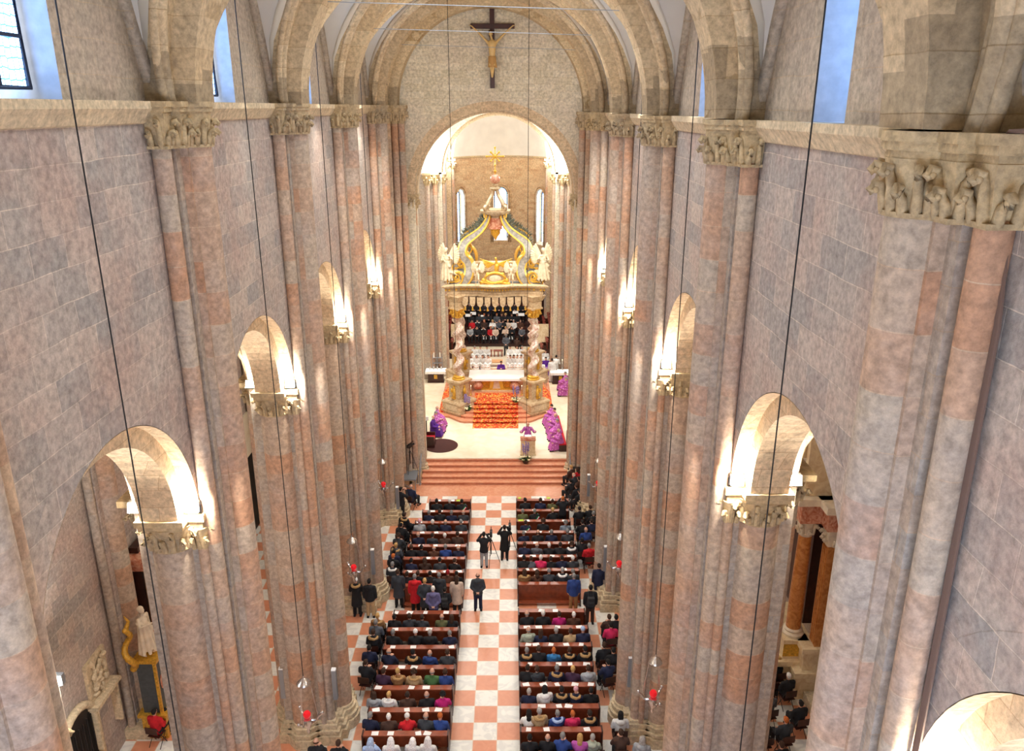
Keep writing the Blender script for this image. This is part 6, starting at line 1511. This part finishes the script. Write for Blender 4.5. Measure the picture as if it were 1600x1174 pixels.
# ------------------------------------------------------------------ left aisle furnishings
XL = -XA
def votive(px, py, x, label):
    p = on_x(px, py, x); s = 1 if x > 0 else -1
    r = thing('votive_light', label, 'wall light', p, 0, 'red votive lights with crosses')
    mb = MB(); mb.lathe([(.04, -.12), (.1, -.05), (.11, .1), (.07, .16)], -s*.16, 0, 14); obj('red_glass', mb, M_red, r, True, auto=40)
    mb = MB(); mb.cyl((s*.02, 0, -.14), (-s*.16, 0, -.14), .02, n=8); mb.box(min(-s*.02, 0), max(-s*.02, 0), -.05, .05, .35, 1.05); mb.box(min(-s*.02, 0), max(-s*.02, 0), -.22, .22, .7, .8); obj('iron_cross', mb, M_iron, r)
    lamp(p.x-s*.35, p.y, p.z, 6, col=(1, .12, .1), r=.1)
votive(188, 948, XL+.02, 'red votive light under a dark cross on the left aisle wall'); votive(1273, 915, XA-.02, 'red votive light under a dark cross on the right aisle wall')
p = on_x(232, 1022, XL+1.0)
r = thing('altar_pedestal', 'gilded and dark painted pedestal bearing a marble statue, left aisle', 'pedestal', (p.x, p.y, 0)); r.scale = (.8, .62, 1)
mb = MB(); mb.box(-.5, .5, -.6, .6, 0, .9); mb.box(-.6, .6, -.75, .75, .9, 1.0); obj('plinth', mb, M_gold, r)
mb = MB(); mb.box(-.38, .38, -.5, .5, 1.0, p.z-.12); obj('shaft', mb, M_marblegrey, r); mb = MB(); mb.box(-.5, .5, -.6, .6, p.z-.12, p.z)
for q in (-1, 1): mb.box(.3, .42, q*.5-.06, q*.5+.06, 1.0, p.z-.1)
obj('cornice', mb, M_gold, r)
mb = MB(); mb.ell((.4, 0, (1+p.z)/2), (.05, .26, .3), 14, 10); obj('oval_medallion', mb, M_pinkmarble, r, True)
statue((p.x, p.y, p.z), -PI/2-.3, M_statue, 'white marble statue of a robed figure on the pedestal, left aisle', wings=False, sc=1.0, arm=('down', 'lap') if 0 else ('down', 'pray'), nm='marble_statue')
p = on_x(200, 1012, XL+.6); r = thing('gilded_torch', 'gilded carved torch figure on the wall beside the marble statue', 'ornament', p)
mb = MB(); rr = random.Random(2)
for i in range(16): t = i/15; mb.ell((.12*sin(t*9), .12*cos(t*9), -.9+1.6*t), (.13-.04*t,)*3, 8, 6)
mb.tube([(0, 0, .6), (.1, .1, .9), (0, .05, 1.15)], lambda t: .08*(1-t)+.02, 6); remeshed(mb, M_gold, .025, 'torch_body', r)
p = on_x(216, 905, XL+.3); r = thing('altarpiece', 'dark framed altarpiece with orange-brown side column, left aisle', 'altarpiece', (XL+.4, p.y, 0))
mb = MB(); mb.box(-.2, .1, -.1, 2.6, 0, 6.2); obj('dark_panel', mb, M_darkwood, r)
mb = MB(); mb.cyl((.3, .0, 2.2), (.3, 0, 5.4), .2, .17, 18); obj('column', mb, M_amber, r, True, auto=40)
mb = MB(); mb.box(-.2, .6, -.4, 2.8, 5.5, 5.8); mb.box(-.2, .75, -.5, 2.9, 5.8, 6.0); obj('entablature', mb, M_pinkmarble, r)
p = on_x(168, 1072, XL+.3); r = thing('wall_monument', 'carved stone memorial with relief figures on a ledge, left aisle wall', 'monument', (XL, p.y, p.z))
mb = MB(); mb.box(0, .12, -1.0, .9, -.3, 1.9); r.scale = (.8, .6, .6); mb.prism([(0, -1.3), (.45, -1.3), (.45, 1.2), (0, 1.2)], -.5, -.3); mb.box(0, .3, -1.2, -1.05, -3, -.5); mb.box(0, .3, .95, 1.1, -3, -.5); obj('slab', mb, M_base, r)
mb = MB(); rr = random.Random(9)
for i in range(46): mb.ell((.18+rr.uniform(-.05, .05), rr.uniform(-.7, .6), rr.uniform(-.2, 1.9)), (rr.uniform(.06, .12), rr.uniform(.08, .2), rr.uniform(.1, .25)), 8, 6)
remeshed(mb, M_base, .03, 'relief_figures', r)
p = on_z(133, 1130, 1.2); mb = MB()
yd = on_x(120, 1150, XL).y
pts = [(-.85, 0), (-.85, 2.3)]+[(-.85*cos(PI*i/12), 2.3+.85*sin(PI*i/12)) for i in range(1, 12)]+[(.85, 2.3), (.85, 0)]
A = [mb.v((XL+.04, yd+q[0], q[1])) for q in pts]; mb.f(A); d = obj('door_1', mb, M_iron, kind='structure')
mb = MB(); mb.tube([(XL+.08, yd+q[0]*1.1, q[1]*1.02) for q in pts], .13, 6); obj('door_frame', mb, M_base, d, True)
for i in range(7): mb = MB(); mb.cyl((XL+.09, yd-.7+.23*i, 0), (XL+.09, yd-.7+.23*i, 2.6), .025, n=6); obj('iron_bar', mb, M_iron, d)
a, b_ = on_x(400, 890, XL), on_x(388, 740, XL); mb = MB(); mb.box(XL, XL+.12, 31.5, 37.5, 0, 3.9); obj('door_2', mb, M_iron, kind='structure')
mb = MB(); mb.box(XL, XL+.1, 31.2, 37.8, 3.9, 6.0); obj('trim_8', mb, M_sanct, kind='structure')
p = on_x(86, 1062, XL+1.4)
r = thing('wall_floodlight', 'very bright floodlight on a bracket at the near end of the left aisle', 'floodlight', p)
mb = MB(); mb.box(-.25, .2, -.06, .1, -.14, .14); obj('housing', mb, M_alu, r); mb = MB(); mb.box(-.22, .17, -.09, -.062, -.12, .12); obj('lens', mb, M_lens, r); mb = MB(); mb.box(-1.4, -.2, 0, .05, -.02, .02); obj('bracket', mb, M_iron, r)
lamp(p.x, p.y-.35, p.z+.1, 420, col=(.95, .97, 1), r=.1)
LA = [(240, 1113, 'sk', 'r', 'person in red coat on a dark chair in the left aisle'), (243, 1078, 'bg', 'k', 'balding person in black near the statue pedestal, left aisle'), (247, 1098, 'sd', 'k', 'person in black half hidden by the pier, left aisle')]
for i, (px, py, h, c, l_) in enumerate(LA): p = on_z(px, py, 1.27); person((p.x, p.y, 0), -.2, 'A', h, c, l_, None); chair((p.x, p.y-.05, 0), -.2, 'dark chair in the left aisle under the %s' % ('red coat', 'balding person', 'person half hidden by the pier')[i])
stand_at(228, 1092, 1.5, 'D', 'sl', 't', 'small person in beige standing in the left aisle behind the red coat', sc=.85)

# ------------------------------------------------------------------ right aisle altar and people
XR = XA
p = on_x(1262, 1046, XR-.6); ya = p.y
r = thing('side_altar', 'baroque side altar with amber marble column and stone entablature, right aisle', 'altar', (XR, ya+.6, 0))
mb = MB(); mb.box(-1.6, 0, -.4, 3.0, 0, 1.1); mb.box(-1.7, 0, -.55, 3.1, 1.1, 1.3); mb.box(-1.1, 0, -.9, -.2, 0, 1.0); mb.box(-1.2, 0, -1.0, -.2, .95, 1.15); mb.box(-1.45, -.65, -.35, .45, 1.3, 1.95); mb.box(-1.5, -.6, -.4, .5, 1.95, 2.1); mb.box(-.9, 0, -.8, 0, 1.15, 1.9); mb.box(-1, 0, -.9, 0, 1.9, 2.1)
obj('stepped_base', mb, M_cream, r)
mb = MB(); mb.box(-1.46, -.64, -.36, -.34, 1.4, 1.9); mb.box(-1.62, -1.58, -.2, 2.8, .2, 1.0); obj('gold_inlay', mb, M_gold, r)
mb = MB(); mb.lathe([(.36, 2.1), (.38, 2.2), (.3, 2.27), (.33, 2.34), (.26, 2.4)], -1.05, .05, 20); obj('column_base', mb, M_statue, r, True, auto=40)
mb = MB(); mb.lathe([(.26, 2.4), (.265, 3.6), (.22, 6.1)], -1.05, .05, 24); obj('column_shaft', mb, M_amber, r, True, auto=40)
mb = MB(); mb.lathe([(.22, 6.1), (.26, 6.2), (.22, 6.25), (.3, 6.6), (.36, 6.75)], -1.05, .05, 18); curls(mb, [(-1.05+.25*cos(t), .05+.25*sin(t), cos(t), sin(t)) for t in [j*PI/4 for j in range(8)]], 6.2, .45, .09); obj('column_capital', mb, M_statue, r, True, auto=40)
mb = MB(); mb.box(-.55, 0, -.75, -.3, 2.1, 6.1)
for i in range(3): mb.box(-.6, -.55, -.72+.14*i, -.64+.14*i, 2.2, 6.0)
obj('fluted_pilaster', mb, M_amber, r)
mb = MB(); curls(mb, [(-.55, -.7+.12*j, -1, 0) for j in range(4)]+[(-.4+.12*j, -.78, 0, -1) for j in range(4)], 6.1, .5, .09); mb.box(-.6, 0, -.8, -.25, 6.1, 6.7); obj('pilaster_capital', mb, M_statue, r, True, auto=40)
mb = MB(); mb.box(-1.45, 0, -.4, 3.0, 6.75, 7.5); mb.box(-.75, 0, -.95, -.2, 6.75, 7.5); obj('frieze', mb, M_pinkmarble, r)
mb = MB(); mb.box(-1.65, 0, -.6, 3.1, 7.5, 7.75); mb.box(-.95, 0, -1.2, -.2, 7.5, 7.75); obj('cornice', mb, M_statue, r)
mb = MB(); mb.grid(lambda u, v: (-1.5+1.5*v, -.3+1.9*u, 7.75+2.2*sin(PI/2*min(1, (1-u)+.15))), 16, 1); mb.box(-1.4, 0, -.3, -.1, 7.75, 9.9); obj('broken_pediment', mb, M_cream, r)
mb = MB(); mb.box(-.5, -.05, .6, 3.0, 2.1, 6.7); obj('dark_painting', mb, M_darkwood, r)
mb = MB(); mb.box(-.12, 0, -.95, -.02, 3.0, 4.0); p2 = on_x(1287, 980, XR-.1); r2 = thing('gilded_relief', 'small gilded relief on the wall beside the side altar', 'ornament', (XR, p2.y, p2.z)); mb.b.free(); mb = MB()
for i in range(14): mb.ell((-.12, .1*sin(i*2), -.5+.08*i), (.08, .12, .09), 8, 6)
remeshed(mb, M_gold, .025, 'carved_body', r2)
RA_ = [(1217, 1030, 'sy', 'k', 'first from the back'), (1205, 1045, 'sk', 'k', 'near the pier'), (1233, 1057, 'sw', 'k', 'white-haired'), (1204, 1086, 'sg', 'g', 'in a grey hooded jacket'), (1196, 1130, 'sy', 'k', 'lowest left'), (1229, 1126, 'so', 'G', 'broad, lowest right'), (1252, 1100, 'sk', 'k', 'at the right edge'), (1222, 1165, 'sb', 'k', 'at the bottom edge')]
for i, (px, py, h, c, l_) in enumerate(RA_):
    p = on_z(px, py, 1.27); person((p.x, p.y, 0), .2, 'A' if i % 2 else 'C', h, c, 'person with %s seated in the right aisle, %s' % (hair_words(h), l_), 'people seated in the right aisle', 'H' if c == 'g' else ''); chair((p.x, p.y-.05, 0), .2, 'wooden chair in the right aisle under the person %s' % l_)
# bundle of cables down the nearest right capital
mb = MB()
for i in range(4):
    o_ = .025*i; mb.tube([(4.9-.02*i, 2.5, ZT[1]+.02), (4.86, 5.6, ZT[1]+.03+o_*.5), (4.86-o_, 6.62, ZT[1]+.02), (4.84-o_, 6.72, ZT[1]-.1), (4.86-o_*.5, 6.76, ZT[1]-.5), (5.02, 6.8-o_, ZT[1]-1.0), (5.03, 6.72-o_, ZT[1]-1.6), (5.06, 6.66-o_, 12), (5.06, 6.66-o_, 4)], .018, 6)
tag(obj('cable_bundle', mb, plain('brown_cable', srgb(110, 86, 74), .7)), 'bundle of brown cables running down beside the nearest right pier', 'cables')
